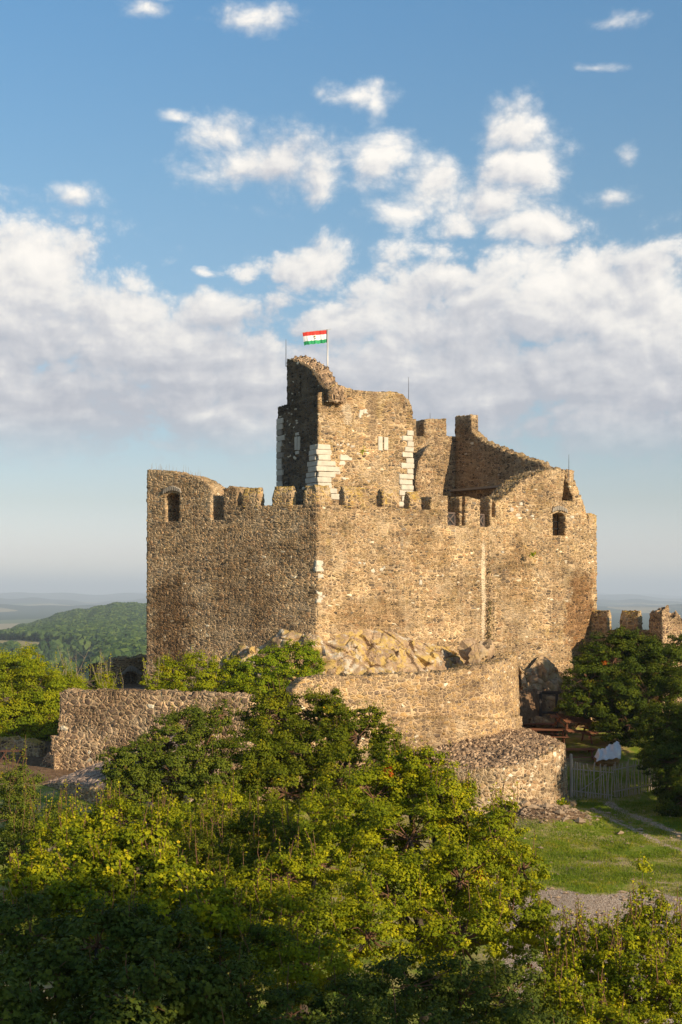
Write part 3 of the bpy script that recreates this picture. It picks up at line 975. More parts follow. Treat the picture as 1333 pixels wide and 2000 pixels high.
# flank: pillar, slit, ruined upper storey, barred window, end parapet
tF = pxs(pf, [(968.5, 980), (982, 975), (993, 966), (1003, 954), (1016, 942), (1034, 931), (1060, 922), (1085, 917.5), (1103, 919), (1117, 926), (1126, 946), (1132, 962),
              (1140, 980), (1146, 1003), (1151, 1028)])
sl = [pf.sz(957.5, 1000)[0], pf.sz(961.5, 1000)[0], pf.sz(968.3, 1000)[0]]
zb1 = pf.sz(960, 1028)[1]; zb2 = pf.sz(965, 1010)[1]; zpil = pf.sz(960, 974)[1]
zend = pf.sz(1158, 1028)[1]
outF = [(0.0, -5.0), (pf.L, -5.0), (pf.L, zend)] + tF[::-1] + [(sl[2], zb2), (sl[1], zb2), (sl[1], zpil), (max(sl[0], .02), zpil), (max(sl[0], .02), zb1), (0.0, zb1)]
tri = pxs(pf, [(1098, 979), (1121, 979), (1104, 926)])
panel('wall', pf, outF, M['wall'], castle, thick=1.7, holes=[rect(pf, 1080, 1105, 1001, 1046, .25), tri], rough=.13, rz=5.0,
      seed=7, batter=.004, ztop=5)

# merlons: slabs with a steep weathered cap, set along the wall line
def merlon(path, x0, x1, ytop, ybase, parent, mat=None, cap='M', seed=0, depth=.48, s_rng=None, name='merlon', slope=.42, fall=0.30):
    s0 = path.sz(x0, ybase)[0]; s1 = path.sz(x1, ybase)[0]
    if s_rng: s0, s1 = s_rng
    mid = (s0 + s1) / 2
    xm, ym, nx, ny = path.at(mid)
    Y = float(ym)
    zt = (HY - ytop) / F * Y; zbse = (HY - ybase) / F * Y - .12
    # profile in (depth, z) swept along the wall
    zs = zt - slope
    prof = [(0.0, zbse), (depth, zbse), (depth, zt - fall), (depth * .62, zt), (depth * .45, zt), (0.0, zs)]
    u = np.array([-ny, nx]) if False else None
    tx, ty = float(ny), float(-nx)            # along the wall
    class Sweep:
        def pos(s, a, z, d=0.0, b=0.0, zt_=0.0):
            a = np.asarray(a, float)
            q = s1 - np.asarray(d, float) + 0 * a
            bx, by, bnx, bny = path.at(q)
            return np.stack([bx + bnx * a, by + bny * a, np.asarray(z, float) + 0 * a], -1)
    return panel(name, Sweep(), prof, mat or M['cap'], parent, thick=s1 - s0, sp=.085, rough=.03, rz=zs + .05, seed=seed + 11)


for i, a in enumerate([(472.5, 506, 953, 988), (532.5, 569, 949.5, 987)]):
    merlon(pl, *a, castle, seed=i)
sc0 = pl.sz(593, 986)[0]
merlon(pl, 593, 620, 947.5, 986, castle, seed=3, s_rng=(sc0, pl.L - .0))
merlon(pr, 620, 648, 947.5, 986, castle, seed=4, s_rng=(0.0, pr.sz(648, 986)[0]))
for i, a in enumerate([(674, 721, 950.5, 989), (748, 781, 955, 992), (801, 823, 959.5, 996)]):
    merlon(pr, *a, castle, seed=6 + i)
merlon(pf, 1150, 1166.5, 1002.5, 1030, castle, seed=12, slope=.12, fall=.05, s_rng=(pf.sz(1150, 1010)[0], pf.L))

# wall walk and the wall behind the ruined gable
inner = Path([pl.pos(.3, 0, 3.0)[:2], pl.pos(6.4, 0, 3.0)[:2]])
ti = pxs(inner, [(290, 985), (400, 985), (425, 972), (440, 962), (452, 953), (479, 951.5), (487, 958), (492, 990)])
panel('wall', inner, [(ti[0][0], 1.0), (ti[-1][0], 1.0)] + ti[::-1], M['hall'], castle, thick=.9, sp=.12, rough=.07, rz=5.2, seed=21)
def slab(name, path, s0, s1, z, d0, d1, mat, parent, th=.3):
    n = 8
    ss = np.linspace(s0, s1, n)
    V = np.vstack([path.pos(ss, np.full(n, zz), dd) for zz, dd in ((z, d0), (z, d1), (z - th, d1), (z - th, d0))])
    Q = []
    for i in range(n - 1):
        for k in range(4):
            k2 = (k + 1) % 4
            Q.append((k * n + i, k * n + i + 1, k2 * n + i + 1, k2 * n + i))
    Q += [(0, n, 2 * n, 3 * n), (n - 1, 4 * n - 1, 3 * n - 1, 2 * n - 1)]
    return obj(name, mesh_from(name, V, [np.array(Q)]), mat, parent)


slab('wall_walk', pl, .2, pl.L - .9, 3.55, 1.31, 2.95, M['wood_brown'], castle)
slab('wall_walk', pr, 1.0, pr.L - .3, 3.15, 1.31, 3.0, M['wood_brown'], castle)
slab('wall_walk', pf, 1.0, pf.L - 1.0, 2.75, 1.71, 4.0, M['wood_brown'], castle)
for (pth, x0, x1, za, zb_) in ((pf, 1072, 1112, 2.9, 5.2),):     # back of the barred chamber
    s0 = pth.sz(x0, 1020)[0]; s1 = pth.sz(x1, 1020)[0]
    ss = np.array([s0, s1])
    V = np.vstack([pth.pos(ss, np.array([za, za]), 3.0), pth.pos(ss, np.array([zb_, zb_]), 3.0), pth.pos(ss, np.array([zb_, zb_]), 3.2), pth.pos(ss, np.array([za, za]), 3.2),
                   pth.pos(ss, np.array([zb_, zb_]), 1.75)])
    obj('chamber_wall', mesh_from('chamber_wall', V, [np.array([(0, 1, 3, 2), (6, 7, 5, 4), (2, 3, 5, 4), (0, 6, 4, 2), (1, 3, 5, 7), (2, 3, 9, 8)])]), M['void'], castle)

# window grille
def on(path, px, py, d):
    s, z = path.sz(px, py)
    return Vector(path.pos(s, z, d))


g = MB()
for px in (1081, 1088.5, 1096, 1103.5):
    g.tube([on(pf, px, 1045, .55), on(pf, px, 1003, .55)], .03, 5)
for py in (1018, 1032):
    g.tube([on(pf, 1079.5, py, .55), on(pf, 1105.5, py, .55)], .03, 5)
g.build('window_grille', M['iron'], castle)
ar = MB()
hs = pf.sz(1092.5, 1001)
for i in range(9):
    t = i / 8
    s_ = hs[0] + (t - .5) * 1.05
    z_ = hs[1] + .13 + .13 * math.sin(math.pi * t) - .02
    tq = pf.at(s_)
    ar.box(pf.pos(s_, z_, -.02), (.10, .16, .26), Matrix.Rotation((.5 - t) * .7, 3, Vector((float(tq[2]), float(tq[3]), 0))) @ basis((float(tq[3]), -float(tq[2]), 0)), .02)
ar.build('window_arch', M['lstone_grey'], castle)
ar = MB()
hs = pl.sz(337, 963)
for i in range(10):
    t = i / 9
    s_ = hs[0] + (t - .5) * 1.0
    z_ = hs[1] + .10 + .14 * math.sin(math.pi * t)
    tq = pl.at(s_)
    ar.box(pl.pos(s_, z_, .0), (.085, .16, .25), Matrix.Rotation((.5 - t) * .7, 3, Vector((float(tq[2]), float(tq[3]), 0))) @ basis((float(tq[3]), -float(tq[2]), 0)), .02)
ar.build('window_arch', M['lstone_grey'], castle)

# saltire railings in the two tall gaps; black backing paints the dark inside
def railing(path, x0, x1, y0, y1, d=.35):
    s0, z0 = path.sz(x0, y1); s1, _ = path.sz(x1, y1)
    z1 = path.sz((x0 + x1) / 2, y0)[1]
    tq = path.at((s0 + s1) / 2)
    B = basis((float(tq[3]), -float(tq[2]), 0))
    mid = lambda a, b: Vector(path.pos(a, b, d))
    bd = MB(); bd.box(mid((s0 + s1) / 2, (z0 + z1) / 2), (s1 - s0, .03, z1 - z0), B)
    r = bd.build('railing', M['iron'], castle)
    fr = MB()
    w = .085
    for zz in (z0 + w / 2, z1 - w / 2):
        fr.box(mid((s0 + s1) / 2, zz) + B @ Vector((0, -.035, 0)), (s1 - s0, .04, w), B, .008)
    for ss in (s0 + w / 2, s1 - w / 2):
        fr.box(mid(ss, (z0 + z1) / 2) + B @ Vector((0, -.035, 0)), (w, .04, z1 - z0 - 2 * w), B, .008)
    fr.build('rail_frame', M['wood_brown'], r)
    x = MB()
    W_, H_ = s1 - s0 - 2 * w, z1 - z0 - 2 * w
    for k, sg in enumerate((1, -1)):
        x.box(mid((s0 + s1) / 2, (z0 + z1) / 2) + B @ Vector((0, -.035 - .012 * k, 0)), (math.hypot(W_, H_) - .06, .03, .075),
              B @ Matrix.Rotation(-sg * math.atan2(H_, W_), 3, 'Y'), .006)
    x.build('cross_brace', M['wood_brown'], r)


railing(pr, 875.5, 898, 1000, 1027)
railing(pr, 938.5, 954.5, 1003, 1029)
# light limestone quoins and odd blocks left in the corner and the faces
rq = random.Random(4)
q = MB()
nL = Vector(pl.at(5)[2:4] + (0,)) if False else None
for (px, py, w, h) in [(622, 1100, .42, .30), (619, 1112, .5, .24), (624, 1125, .36, .2), (622, 1158, .34, .26), (625, 1167, .42, .3), (620, 1174, .3, .22), (612, 1105, .3, .2)]:
    s_, z_ = pr.sz(max(px, 620.5), py)
    tq = pr.at(max(s_, .05))
    c = Vector(pr.pos(max(s_, .05) + w * .2, z_, .14))
    q.box(c, (w, .34, h), basis((float(tq[3]), -float(tq[2]), 0)), .035, .02, rq)
q.build('corner_stone', M['lstone'], castle)
for (px, py, w, h) in [(703, 1099, .24, .16), (711, 1100, .2, .14), (745, 1113, .26, .16), (751, 1108, .14, .2), (822, 1138, .24, .26), (865, 1124, .14, .12), (728, 1115, .3, .16),
                       (1000, 995, .26, .2), (1012, 1006, .3, .2), (1040, 1008, .26, .18), (1030, 996, .2, .14), (1018, 984, .22, .2), (983, 1079, .2, .14), (1118, 1010, .3, .16)]:
    pt = pr if px < 955 else pf
    s_, z_ = pt.sz(px, py)
    tq = pt.at(s_)
    b_ = MB(); b_.box(Vector(pt.pos(s_, z_, .06)), (w, .2, h), basis((float(tq[3]), -float(tq[2]), 0)), .04, .025, rq)
    b_.build('limestone_block', M['lstone'], castle)

# ------------------------------------------------------------------ the tower
TC, TL = (-1.23, 75.0), (-3.51, 78.96)
pTl = Path([TL, TC])
pTr = Path([TC, (3.93, 77.97)])
tower = empty('castle_tower', (1.0, 79.0, 0.5), 'ruined square stone tower with white limestone corners, tallest of the castle', 'tower')
tt = pxs(pTr, [(621, 768), (632, 766), (640, 757), (655, 750), (672, 754), (690, 760), (718, 764.5), (745, 767), (757, 767), (762, 764.5), (776, 765), (788, 771), (797, 779), (803, 789), (806.5, 801)])
outT = [(0, .5), (pTr.L, .5), (pTr.L, tt[-1][1])] + tt[::-1][1:-1] + [(0.0, tt[0][1])]
slit = rect(pTr, 747.3, 749.6, 853, 878)
panel('wall', pTr, outT, M['tower'], tower, thick=1.5, sp=.1, holes=[slit], rough=.05, rz=10.1, seed=31, zback=lambda s, z: .10 * (z > 10), miter=(1, 1))
zl0 = pTl.sz(543.5, 795)[1]; zl1 = pTl.sz(621, 770)[1]
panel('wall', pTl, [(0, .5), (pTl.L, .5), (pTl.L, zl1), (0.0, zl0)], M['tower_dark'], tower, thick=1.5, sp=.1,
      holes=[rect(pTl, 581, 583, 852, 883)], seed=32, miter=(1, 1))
bk = pTr.pos(pTr.L, 0, 4.56)[:2]
panel('wall', Path([tuple(pTr.pos(pTr.L, 0, 0)[:2]), tuple(bk)]), [(0.0, .5), (4.56, .5), (4.56, 9.9), (.0, 9.9)], M['tower'], tower, thick=1.3, sp=.16, seed=33, rough=.05, rz=9.8, miter=(1, 1))
panel('wall', Path([tuple(bk), TL]), [(0.0, .5), (pTr.L, .5), (pTr.L, zl0 - .05), (.0, 9.9)], M['tower'], tower, thick=1.3, sp=.2, seed=34, rough=.05, rz=9.8, miter=(1, 1))
# upper turret, set back on the left face, its wall head broken to a slope
pU = Path([tuple(pTl.pos(.35, 0, .38)[:2]), tuple(pTl.pos(pTl.L + .1, 0, .38)[:2])])
tu = pxs(pU, [(556.5, 701), (569, 702), (580, 706), (592, 712), (603, 719), (612, 728), (620, 741), (627, 752), (632, 759), (641, 760)])
zu0 = zl0 - .25
tu = [(s, z) for s, z in tu]
outU = [(0, zu0), (tu[-1][0], zu0)] + tu[::-1]
outU[-1] = (0.0, tu[0][1])
zmax = tu[0][1]
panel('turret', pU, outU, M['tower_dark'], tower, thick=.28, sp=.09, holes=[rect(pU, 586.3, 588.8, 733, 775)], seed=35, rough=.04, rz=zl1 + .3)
class Shift(Path):
    pass
pU2 = Path([tuple(pU.pos(0, 0, .26)[:2]), tuple(pU.pos(pU.L, 0, .26)[:2])])
panel('turret', pU2, [(0, zu0), (tu[-1][0], zu0)] + [(s, z + .02) for s, z in tu[::-1][:-1]] + [(0.0, tu[0][1] + .02)], M['rubble'], tower, thick=.75, sp=.08, seed=36, rough=.09, rz=zl1 + .2,
      zback=lambda s, z: .22 * float(sstep(np.array(z), zl1 + .15, zl1 + .6)))
# limestone corner courses
def course(path, s_c, w_l, z0, z1, d_out, name, parent, n, seed, both=None, grey=False):
    rr = random.Random(seed)
    zc = z0
    hh = (z1 - z0) / n
    for i in range(n):
        w = w_l(i, rr)
        b_ = MB()
        tq = path.at(s_c)
        B = basis((float(tq[3]), -float(tq[2]), 0))
        c = Vector(path.pos(s_c, zc + hh / 2, 0)) + B @ Vector((w / 2 * (1 if both != 'end' else -1), .22 - d_out, 0))
        b_.box(c, (w * rr.uniform(.85, 1.1), .44, hh - .02), B, .03, .018, rr)
        b_.build(name, M['lstone_grey'] if grey else M['lstone'], parent)
        zc += hh


zq0, zq1 = pTr.sz(640, 975)[1], pTr.sz(640, 868)[1]
wl = [1.5, 1.35, 1.0, .9, 1.15, 1.3, 1.1, .9, .78, .8]
course(pTr, -.06, lambda i, r: wl[i % 10] + r.uniform(-.06, .06), zq0, zq1, .07, 'corner_stone', tower, 10, 5)
q = MB()
hh = (zq1 - zq0) / 10
for i in range(10):
    tq = pTl.at(pTl.L - .1)
    B = basis((float(tq[3]), -float(tq[2]), 0))
    w = [1.2, 1.2, 1.0, 1.15, 1.05, .85, .95, .72, .75, .65][i]
    q = MB(); q.box(Vector(pTl.pos(pTl.L - .12, zq0 + hh * (i + .5), 0)) + B @ Vector((-w / 2, .16, 0)), (w, .46, hh - .02), B, .03, .016, rq)
    q.build('corner_stone', M['lstone'], tower)
zr0, zr1 = pTr.sz(795, 990)[1], pTr.sz(795, 840)[1]
course(pTr, pTr.L + .05, lambda i, r: [1.15, .8, .95, .8, 1.05, .95, .5, .75, .5, .8, .55, .45, .8, .4][i] + r.uniform(-.05, .05), zr0, zr1, .05, 'corner_stone', tower, 14, 8, both='end')
zk0, zk1 = pTl.sz(545, 985)[1], pTl.sz(545, 818)[1]
for i in range(15):
    tq = pTl.at(.1)
    B = basis((float(tq[3]), -float(tq[2]), 0))
    w = rq.uniform(.45, .95)
    h_ = (zk1 - zk0) / 15
    q = MB(); q.box(Vector(pTl.pos(-.05, zk0 + h_ * (i + .5), 0)) + B @ Vector((w / 2, .14, 0)), (w, .44, h_ - .02), B, .02, .012, rq)
    q.build('corner_stone', M['lstone'] if i % 4 else M['lstone_grey'], tower)
# pale dressed frames of the two arrow slits, loose pale blocks
def frame_blocks(path, boxes):
    q = MB()
    for (x0, x1, y0, y1) in boxes:
        a = path.sz(x0, y1); b = path.sz(x1, y0)
        tq = path.at((a[0] + b[0]) / 2)
        q.box(Vector(path.pos((a[0] + b[0]) / 2, (a[1] + b[1]) / 2, .10)), (abs(b[0] - a[0]) - .01, .28, abs(b[1] - a[1]) - .01), basis((float(tq[3]), -float(tq[2]), 0)), .012)
    q.build('slit_frame', M['lstone'], tower)


frame_blocks(pTr, [(738.5, 747.5, 852.5, 880), (749.8, 758.5, 854, 879)])
frame_blocks(pTl, [(576.5, 581.3, 852, 879.5), (582.2, 587, 852, 879.5), (578, 585, 844, 851.5), (578, 585, 880, 888)])
for (px, py, w, h) in [(676, 894, .8, .34), (700, 886, .25, .2), (664, 868, .4, .2), (690, 872, .3, .2), (716, 880, .2, .14), (680, 868, .16, .2), (668, 905, .5, .25), (658, 922, .5, .22),
                       (706, 808, .3, .5), (715, 804, .3, .3), (672, 935, .3, .2), (720, 940, .2, .14)]:
    s_, z_ = pTr.sz(px, py)
    tq = pTr.at(s_)
    b_ = MB(); b_.box(Vector(pTr.pos(s_, z_, .07)), (w, .2, h), basis((float(tq[3]), -float(tq[2]), 0)), .05, .03, rq)
    b_.build('limestone_block', M['lstone'], tower)

# ------------------------------------------------------------------ ruined hall behind, to the right of the tower
hall = empty('ruined_hall', (8.0, 84.0, 0.0), 'roofless ruined hall with two merlons on its high wall, behind the tower to its right', 'ruin')
pB = Path([P(800, 900, 84.5)[:2], P(891, 900, 86.0)[:2]])
tb = pxs(pB, [(800, 818), (813, 818), (814, 852), (829.5, 852), (830, 819), (872, 818), (872.5, 851), (891, 852)])
panel('wall', pB, [(tb[0][0], 1.0), (tb[-1][0], 1.0)] + tb[::-1], M['hall'], hall, thick=1.1, sp=.12, rough=.03, rz=9.5, seed=41)
pD = Path([P(889, 900, 86.0)[:2], P(1108, 900, 78.6)[:2]])
td = pxs(pD, [(889, 815), (921, 812), (921.5, 843), (929, 850), (936, 857), (950, 864), (970, 874), (990, 882.5), (1012, 890), (1033, 897.5), (1052, 905), (1075, 914), (1090, 918), (1108, 921)])
panel('wall', pD, [(td[0][0], 1.0), (td[-1][0], 1.0)] + td[::-1], M['hall'], hall, thick=.55, sp=.12, rough=.10, rz=6.5, seed=42,
      zback=lambda s, z: .10 * (s > 1.4) * float(sstep(np.array(z), 6.0, 7.5)))
pBt = Path([P(812, 900, 82.2)[:2], P(866, 900, 82.6)[:2]])
t_ = pxs(pBt, [(812, 930), (818, 900), (827, 883), (836, 872), (846, 867), (866, 866)])
panel('buttress', pBt, [(t_[0][0], 1.0), (t_[-1][0], 1.0)] + t_[::-1], M['wall'], hall, thick=1.8, sp=.12, rough=.06, rz=6, seed=43)
s0 = pD.sz(880, 955)[0]; s1 = pD.sz(1004, 955)[0]
slab('ledge', pD, s0, s1, pD.sz(930, 953)[1], -.35, .05, M['lstone_grey'], hall, .12)

# ------------------------------------------------------------------ lower walls
lw = empty('retaining_wall', (-7.7, 58.3, -7.4), 'straight coarse stone retaining wall with rubble top, behind the dark pear tree at left', 'wall')
t1 = pxs(W1, [(117, 1351), (160, 1350.5), (250, 1352), (330, 1355), (420, 1358), (490, 1363)])
foot = [(0.0, -8.2), (W1.L, -8.2)]
panel('wall', W1, foot + t1[::-1], M['lower'], lw, thick=.9, sp=.09, rough=.09, rz=-4.6, seed=51, batter=.07, ztop=-4.2)
# upper part: a kept step half way down
step = Path([tuple(W1.pos(-.25, 0, -.30)[:2]), tuple(W1.pos(W1.L, 0, -.30)[:2])])
ts = pxs(step, [(104, 1438), (260, 1440), (300, 1445)])
panel('footing', step, [(0, -8.2), (5.2, -8.2), (5.0, -6.6), (ts[1][0], -6.35), (0.0, ts[0][1])], M['lower'], lw, thick=.35, sp=.09, rough=.05, rz=-6.8, seed=52)
side = Path([tuple(W1.pos(.05, 0, 3.2)[:2]), tuple(W1.pos(.05, 0, .05)[:2])])
panel('wall', side, [(0, -8.2), (3.1, -8.2), (3.1, -4.2), (0, -4.4)], M['lower'], lw, thick=.8, sp=.12, rough=.07, rz=-4.9, seed=53)
sb = empty('rubble_stub', (-12.6, 60.5, -7.6), 'low grey stub of rubble wall at the left foot of the straight retaining wall', 'wall')
stp = Path([P(79, 1500, 60.6)[:2], P(106, 1500, 59.5)[:2]])
tS = pxs(stp, [(79, 1492), (84, 1478), (92, 1474), (106, 1472)])
panel('wall', stp, [(0, -8.3), (stp.L, -8.3)] + tS[::-1], M['lower'], sb, thick=.6, sp=.09, rough=.09, rz=-7.3, seed=54)
# sloping stone revetment in front of it
rv = empty('stone_revetment', (-10.2, 56.0, -8.4), 'low stone revetment with pale sloping slab top, in front of the straight retaining wall', 'wall')
RV = Path([P(76, 1535, 56.2)[:2], P(130, 1535, 54.2)[:2], P(215, 1535, 52.4)[:2]])
trv = pxs(RV, [(76, 1532), (100, 1529), (130, 1531), (190, 1540), (215, 1544)])
panel('wall', RV, [(trv[0][0], -9.8), (trv[-1][0], -9.8)] + trv[::-1], M['lower'], rv, thick=.5, sp=.1, rough=.05, rz=-7.6, seed=55)
RVi = Path([tuple(RV.pos(q_, 0, .25)[:2]) for q_ in np.linspace(0, RV.L, 6)])
panel('slab_top', RVi, [(0, -9.0), (RVi.L, -9.0)] + [(s * RVi.L / RV.L, z + .03) for s, z in trv[::-1]], M['slab'], rv, thick=5.2, sp=.13, rough=.05, rz=-8.3, seed=56,
      zback=lambda s, z: (1.3 + .16 * s) * (z > -8.6))

rw = empty('curved_wall', (4.0, 65.0, -7.0), 'curved stone retaining wall below the rock outcrop, turning a tall rounded end to the tables', 'wall')
tw = pxs(W2, [(572, 1347), (582, 1335), (600, 1325), (640, 1321.5), (700, 1318), (800, 1318)]) + \
    [(W2.sz(880, 1312)), (W2.sz(940, 1301))]
sE = W2.L
tw += [(sE - 4.2, -3.12), (sE - 2.2, -3.0), (sE, -2.95)]
tw = [p for i, p in enumerate(tw) if i == 0 or p[0] > tw[i - 1][0] + .05]
panel('wall', W2, [(tw[0][0], -8.0), (sE, -8.0)] + tw[::-1], M['round'], rw, thick=.9, sp=.09, rough=.07, rz=-4.3, seed=61, batter=.03, ztop=-3.4)
W2o = Path([tuple(W2.pos(q_, 0, -.42)[:2]) for q_ in np.linspace(3.0, W2.L - 3.2, 24)])
panel('footing', W2o, [(0, -8.2), (W2o.L, -8.2), (W2o.L, -5.9), (W2o.L * .6, -5.75), (W2o.L * .3, -5.5), (0, -5.6)], M['round'], rw, thick=.45, sp=.09, rough=.05, rz=-6, seed=62, zback=lambda s, z: .12 * (z > -6.2))

bs = empty('round_bastion', (7.5, 63.0, -8.4), 'low rounded bastion with loose rubble on top and limewashed stones, beside the stick gate', 'bastion')
zt_b = lambda q_: float(np.interp(q_ / BAS.L, [0, .25, .45, .62, .75, .85, 1], [-7.5, -7.3, -6.95, -6.65, -6.75, -7.05, -7.1]))
qq = np.linspace(0, BAS.L, 14)
panel('wall', BAS, [(0, -10.2), (BAS.L, -10.2)] + [(q_, zt_b(q_)) for q_ in qq[::-1]], M['lime'], bs, thick=.6, sp=.09, rough=.04, rz=-7.6, seed=63, batter=.06, ztop=-7)
def bastion_top():
    n, k = 150, 80
    s_ = np.linspace(.05, BAS.L, n)
    zt_ = np.array([zt_b(q_) for q_ in s_])
    edge = BAS.pos(s_, zt_, .12)
    ct = np.stack([np.interp(s_ / BAS.L, [0, 1], [3.6, 8.6]), np.interp(s_ / BAS.L, [0, 1], [66.0, 68.2]), np.full(n, -6.45)], -1)
    tt_ = np.linspace(0, 1, k)[:, None, None]
    V = edge[None] * (1 - tt_) + ct[None] * tt_
    V[..., 2] = edge[None, :, 2] * (1 - tt_[..., 0]) + ct[None, :, 2] * tt_[..., 0] + .22 * np.sin(np.pi * np.clip(tt_[..., 0] * 1.0, 0, 1)) - .01
    i, j = np.meshgrid(np.arange(k - 1), np.arange(n - 1), indexing='ij')
    Q = np.stack([i * n + j, i * n + j + 1, (i + 1) * n + j + 1, (i + 1) * n + j], -1).reshape(-1, 4)
    me = mesh_from('rubble_top', V.reshape(-1, 3), [Q], True)
    if me.polygons[0].normal.z < 0:
        me.flip_normals()
    obj('rubble_top', me, M['rubble'], bs)


bastion_top()

# right hand curtain with roofed merlons
cw = empty('curtain_wall', (15.5, 77.0, -4.0), 'low crenellated curtain wall in shade with lichened gabled merlons, right of the castle behind trees', 'wall')
pC = Path([P(1130, 1230, 79.5)[:2], P(1272, 1230, 75.4)[:2]])
sC = [pC.sz(x_, 1230) for x_ in (1130, 1272)]
panel('wall', pC, [(sC[0][0], -7.5), (sC[1][0], -7.5), (sC[1][0], sC[1][1] - .02), (sC[0][0], sC[0][1])], M['hall'], cw, thick=.45, sp=.11, seed=71)
for i, a in enumerate([(1139, 1187, 1192, 1231), (1211, 1247, 1192.5, 1231)]):
    merlon(pC, *a, cw, seed=30 + i, depth=.34, slope=.40, fall=.30)
pC2 = Path([P(1269, 1230, 75.4)[:2], P(1294, 1230, 74.0)[:2], P(1420, 1230, 76.5)[:2]])
tc = pxs(pC2, [(1269, 1205), (1270, 1196), (1292, 1195), (1297, 1203), (1303, 1207), (1309, 1210), (1318, 1206), (1326, 1208), (1333, 1215), (1345, 1224), (1400, 1236)])
panel('wall', pC2, [(0, -7.5), (pC2.L * .98, -7.5)] + tc[::-1], M['lower'], cw, thick=1.1, sp=.1, rough=.08, rz=-1.8, seed=73, zback=lambda s, z: .3 * (z > -2))

# arch ruin at the left corner
ru = empty('ruined_arch', (-12.0, 78.0, -5.0), 'dark low ruined wall with an arched opening, at the left foot of the castle', 'ruin')
pA = Path([P(196, 1300, 77.0)[:2], P(292, 1300, 78.5)[:2]])
ta = pxs(pA, [(196, 1345), (206, 1322), (213, 1303), (222, 1291), (234, 1286), (246, 1283), (256, 1286), (268, 1283.5), (280, 1282), (292, 1279)])
panel('wall', pA, [(ta[0][0], -7), (ta[-1][0], -7)] + ta[::-1], M['hall'], ru, thick=1.1, sp=.1, rough=.07, rz=-5, seed=81, holes=[rect(pA, 243, 270, 1313, 1352, .4)])
panel('back_wall', Path([tuple(pA.pos(.4, 0, 2.2)[:2]), tuple(pA.pos(pA.L, 0, 2.2)[:2])]), [(0, -7), (2.5, -7), (2.5, -3.8), (0, -3.9)], M['tower_dark'], ru, thick=.5, sp=.2, seed=82)
ar = MB()
hs = pA.sz(256.5, 1313)
for i in range(11):
    t = i / 10
    ang = math.pi * (.12 + .76 * t)
    s_ = hs[0] - math.cos(ang) * .52
    z_ = hs[1] - .22 + math.sin(ang) * .42
    tq = pA.at(s_)
    ar.box(pA.pos(s_, z_, .02), (.10, .2, .30), Matrix.Rotation(math.pi / 2 - ang, 3, Vector((float(tq[2]), float(tq[3]), 0))) @ basis((float(tq[3]), -float(tq[2]), 0)), .02)
ar.build('arch', M['lstone_grey'], ru)

# low wall and bench at the far left
lb = empty('garden_wall', P(30, 1478, 63.5), 'low tan ruined wall behind the bench at the left edge', 'wall')
pG = Path([P(-60, 1460, 64.5)[:2], P(76, 1460, 63.0)[:2]])
tg = pxs(pG, [(-60, 1440), (-5, 1440), (10, 1443), (26, 1440), (28, 1446), (55, 1444), (72, 1450), (76, 1462)])
panel('wall', pG, [(0, -8.2), (tg[-1][0], -8.2)] + tg[::-1], M['cap'], lb, thick=.6, sp=.1, rough=.06, rz=-7.0, seed=91)
bn = empty('wooden_bench', P(26, 1489, 61.6), 'dark wooden bench standing before the low wall at the left edge', 'bench')
zg = ground_z(*P(26, 1489, 61.6)[:2])
bn.location.z = zg
Bx, By = bn.location.x, bn.location.y
for i in range(3):
    b_ = MB(); b_.box((Bx, By - .16 + .16 * i, zg + .50), (1.05, .12, .05), None, .008); b_.build('seat_board', M['bench'], bn)
for sx in (-.42, .42):
    for sy in (-.16, .16):
        b_ = MB(); b_.tube([(Bx + sx + sy, By + sy, zg), (Bx + sx - sy * .9, By + sy, zg + .47)], .035, 6); b_.build('leg', M['bench'], bn)

# ------------------------------------------------------------------ rock
def noise3(p, sc, seed=0):
    """cheap value noise"""
    q = p * sc + seed * 17.3
    i = np.floor(q).astype(int); f = q - i
    f = f * f * (3 - 2 * f)
    def h(a):
        n = (a[..., 0] * 374761393 + a[..., 1] * 668265263 + a[..., 2] * 2147483647 + seed * 974711) & 0xffffffff
        n = ((n ^ (n >> 13)) * 1274126177) & 0xffffffff
        return ((n ^ (n >> 16)) & 0xffff) / 65535.0
    r = 0
    for dx in (0, 1):
        for dy in (0, 1):
            for dz in (0, 1):
                w = (f[..., 0] if dx else 1 - f[..., 0]) * (f[..., 1] if dy else 1 - f[..., 1]) * (f[..., 2] if dz else 1 - f[..., 2])
                r = r + w * h(i + np.array([dx, dy, dz]))
    return r


def cell_rock(p, sc, seed=0):
    """facetted height: each cell is a tilted plane"""
    q = p * sc
    i = np.floor(q).astype(int)
    best = np.full(p.shape[:-1], 9.0); val = np.zeros(p.shape[:-1]); sec = np.full(p.shape[:-1], 9.0)
    def h(a, k):
        n = (a[..., 0] * 374761393 + a[..., 1] * 668265263 + a[..., 2] * 1442695041 + k * 974711 + seed * 7919) & 0xffffffff
        n = ((n ^ (n >> 13)) * 1274126177) & 0xffffffff
        return ((n ^ (n >> 16)) & 0xffff) / 65535.0
    for dx in (-1, 0, 1):
        for dy in (-1, 0, 1):
            for dz in (-1, 0, 1):
                c = i + np.array([dx, dy, dz])
                o = np.stack([h(c, 1), h(c, 2), h(c, 3)], -1)
                d = q - (c + o)
                l = np.sqrt((d ** 2).sum(-1))
                tv = .5 + .42 * (h(c, 4) - .5) + d[..., 0] * (h(c, 5) - .5) * 1.3 + d[..., 1] * (h(c, 6) - .5) * 1.3 + d[..., 2] * (h(c, 7) - .35) * 1.6
                m = l < best
                sec = np.where(m, best, np.minimum(sec, l))
                val = np.where(m, tv, val)
                best = np.where(m, l, best)
    return val, sec - best


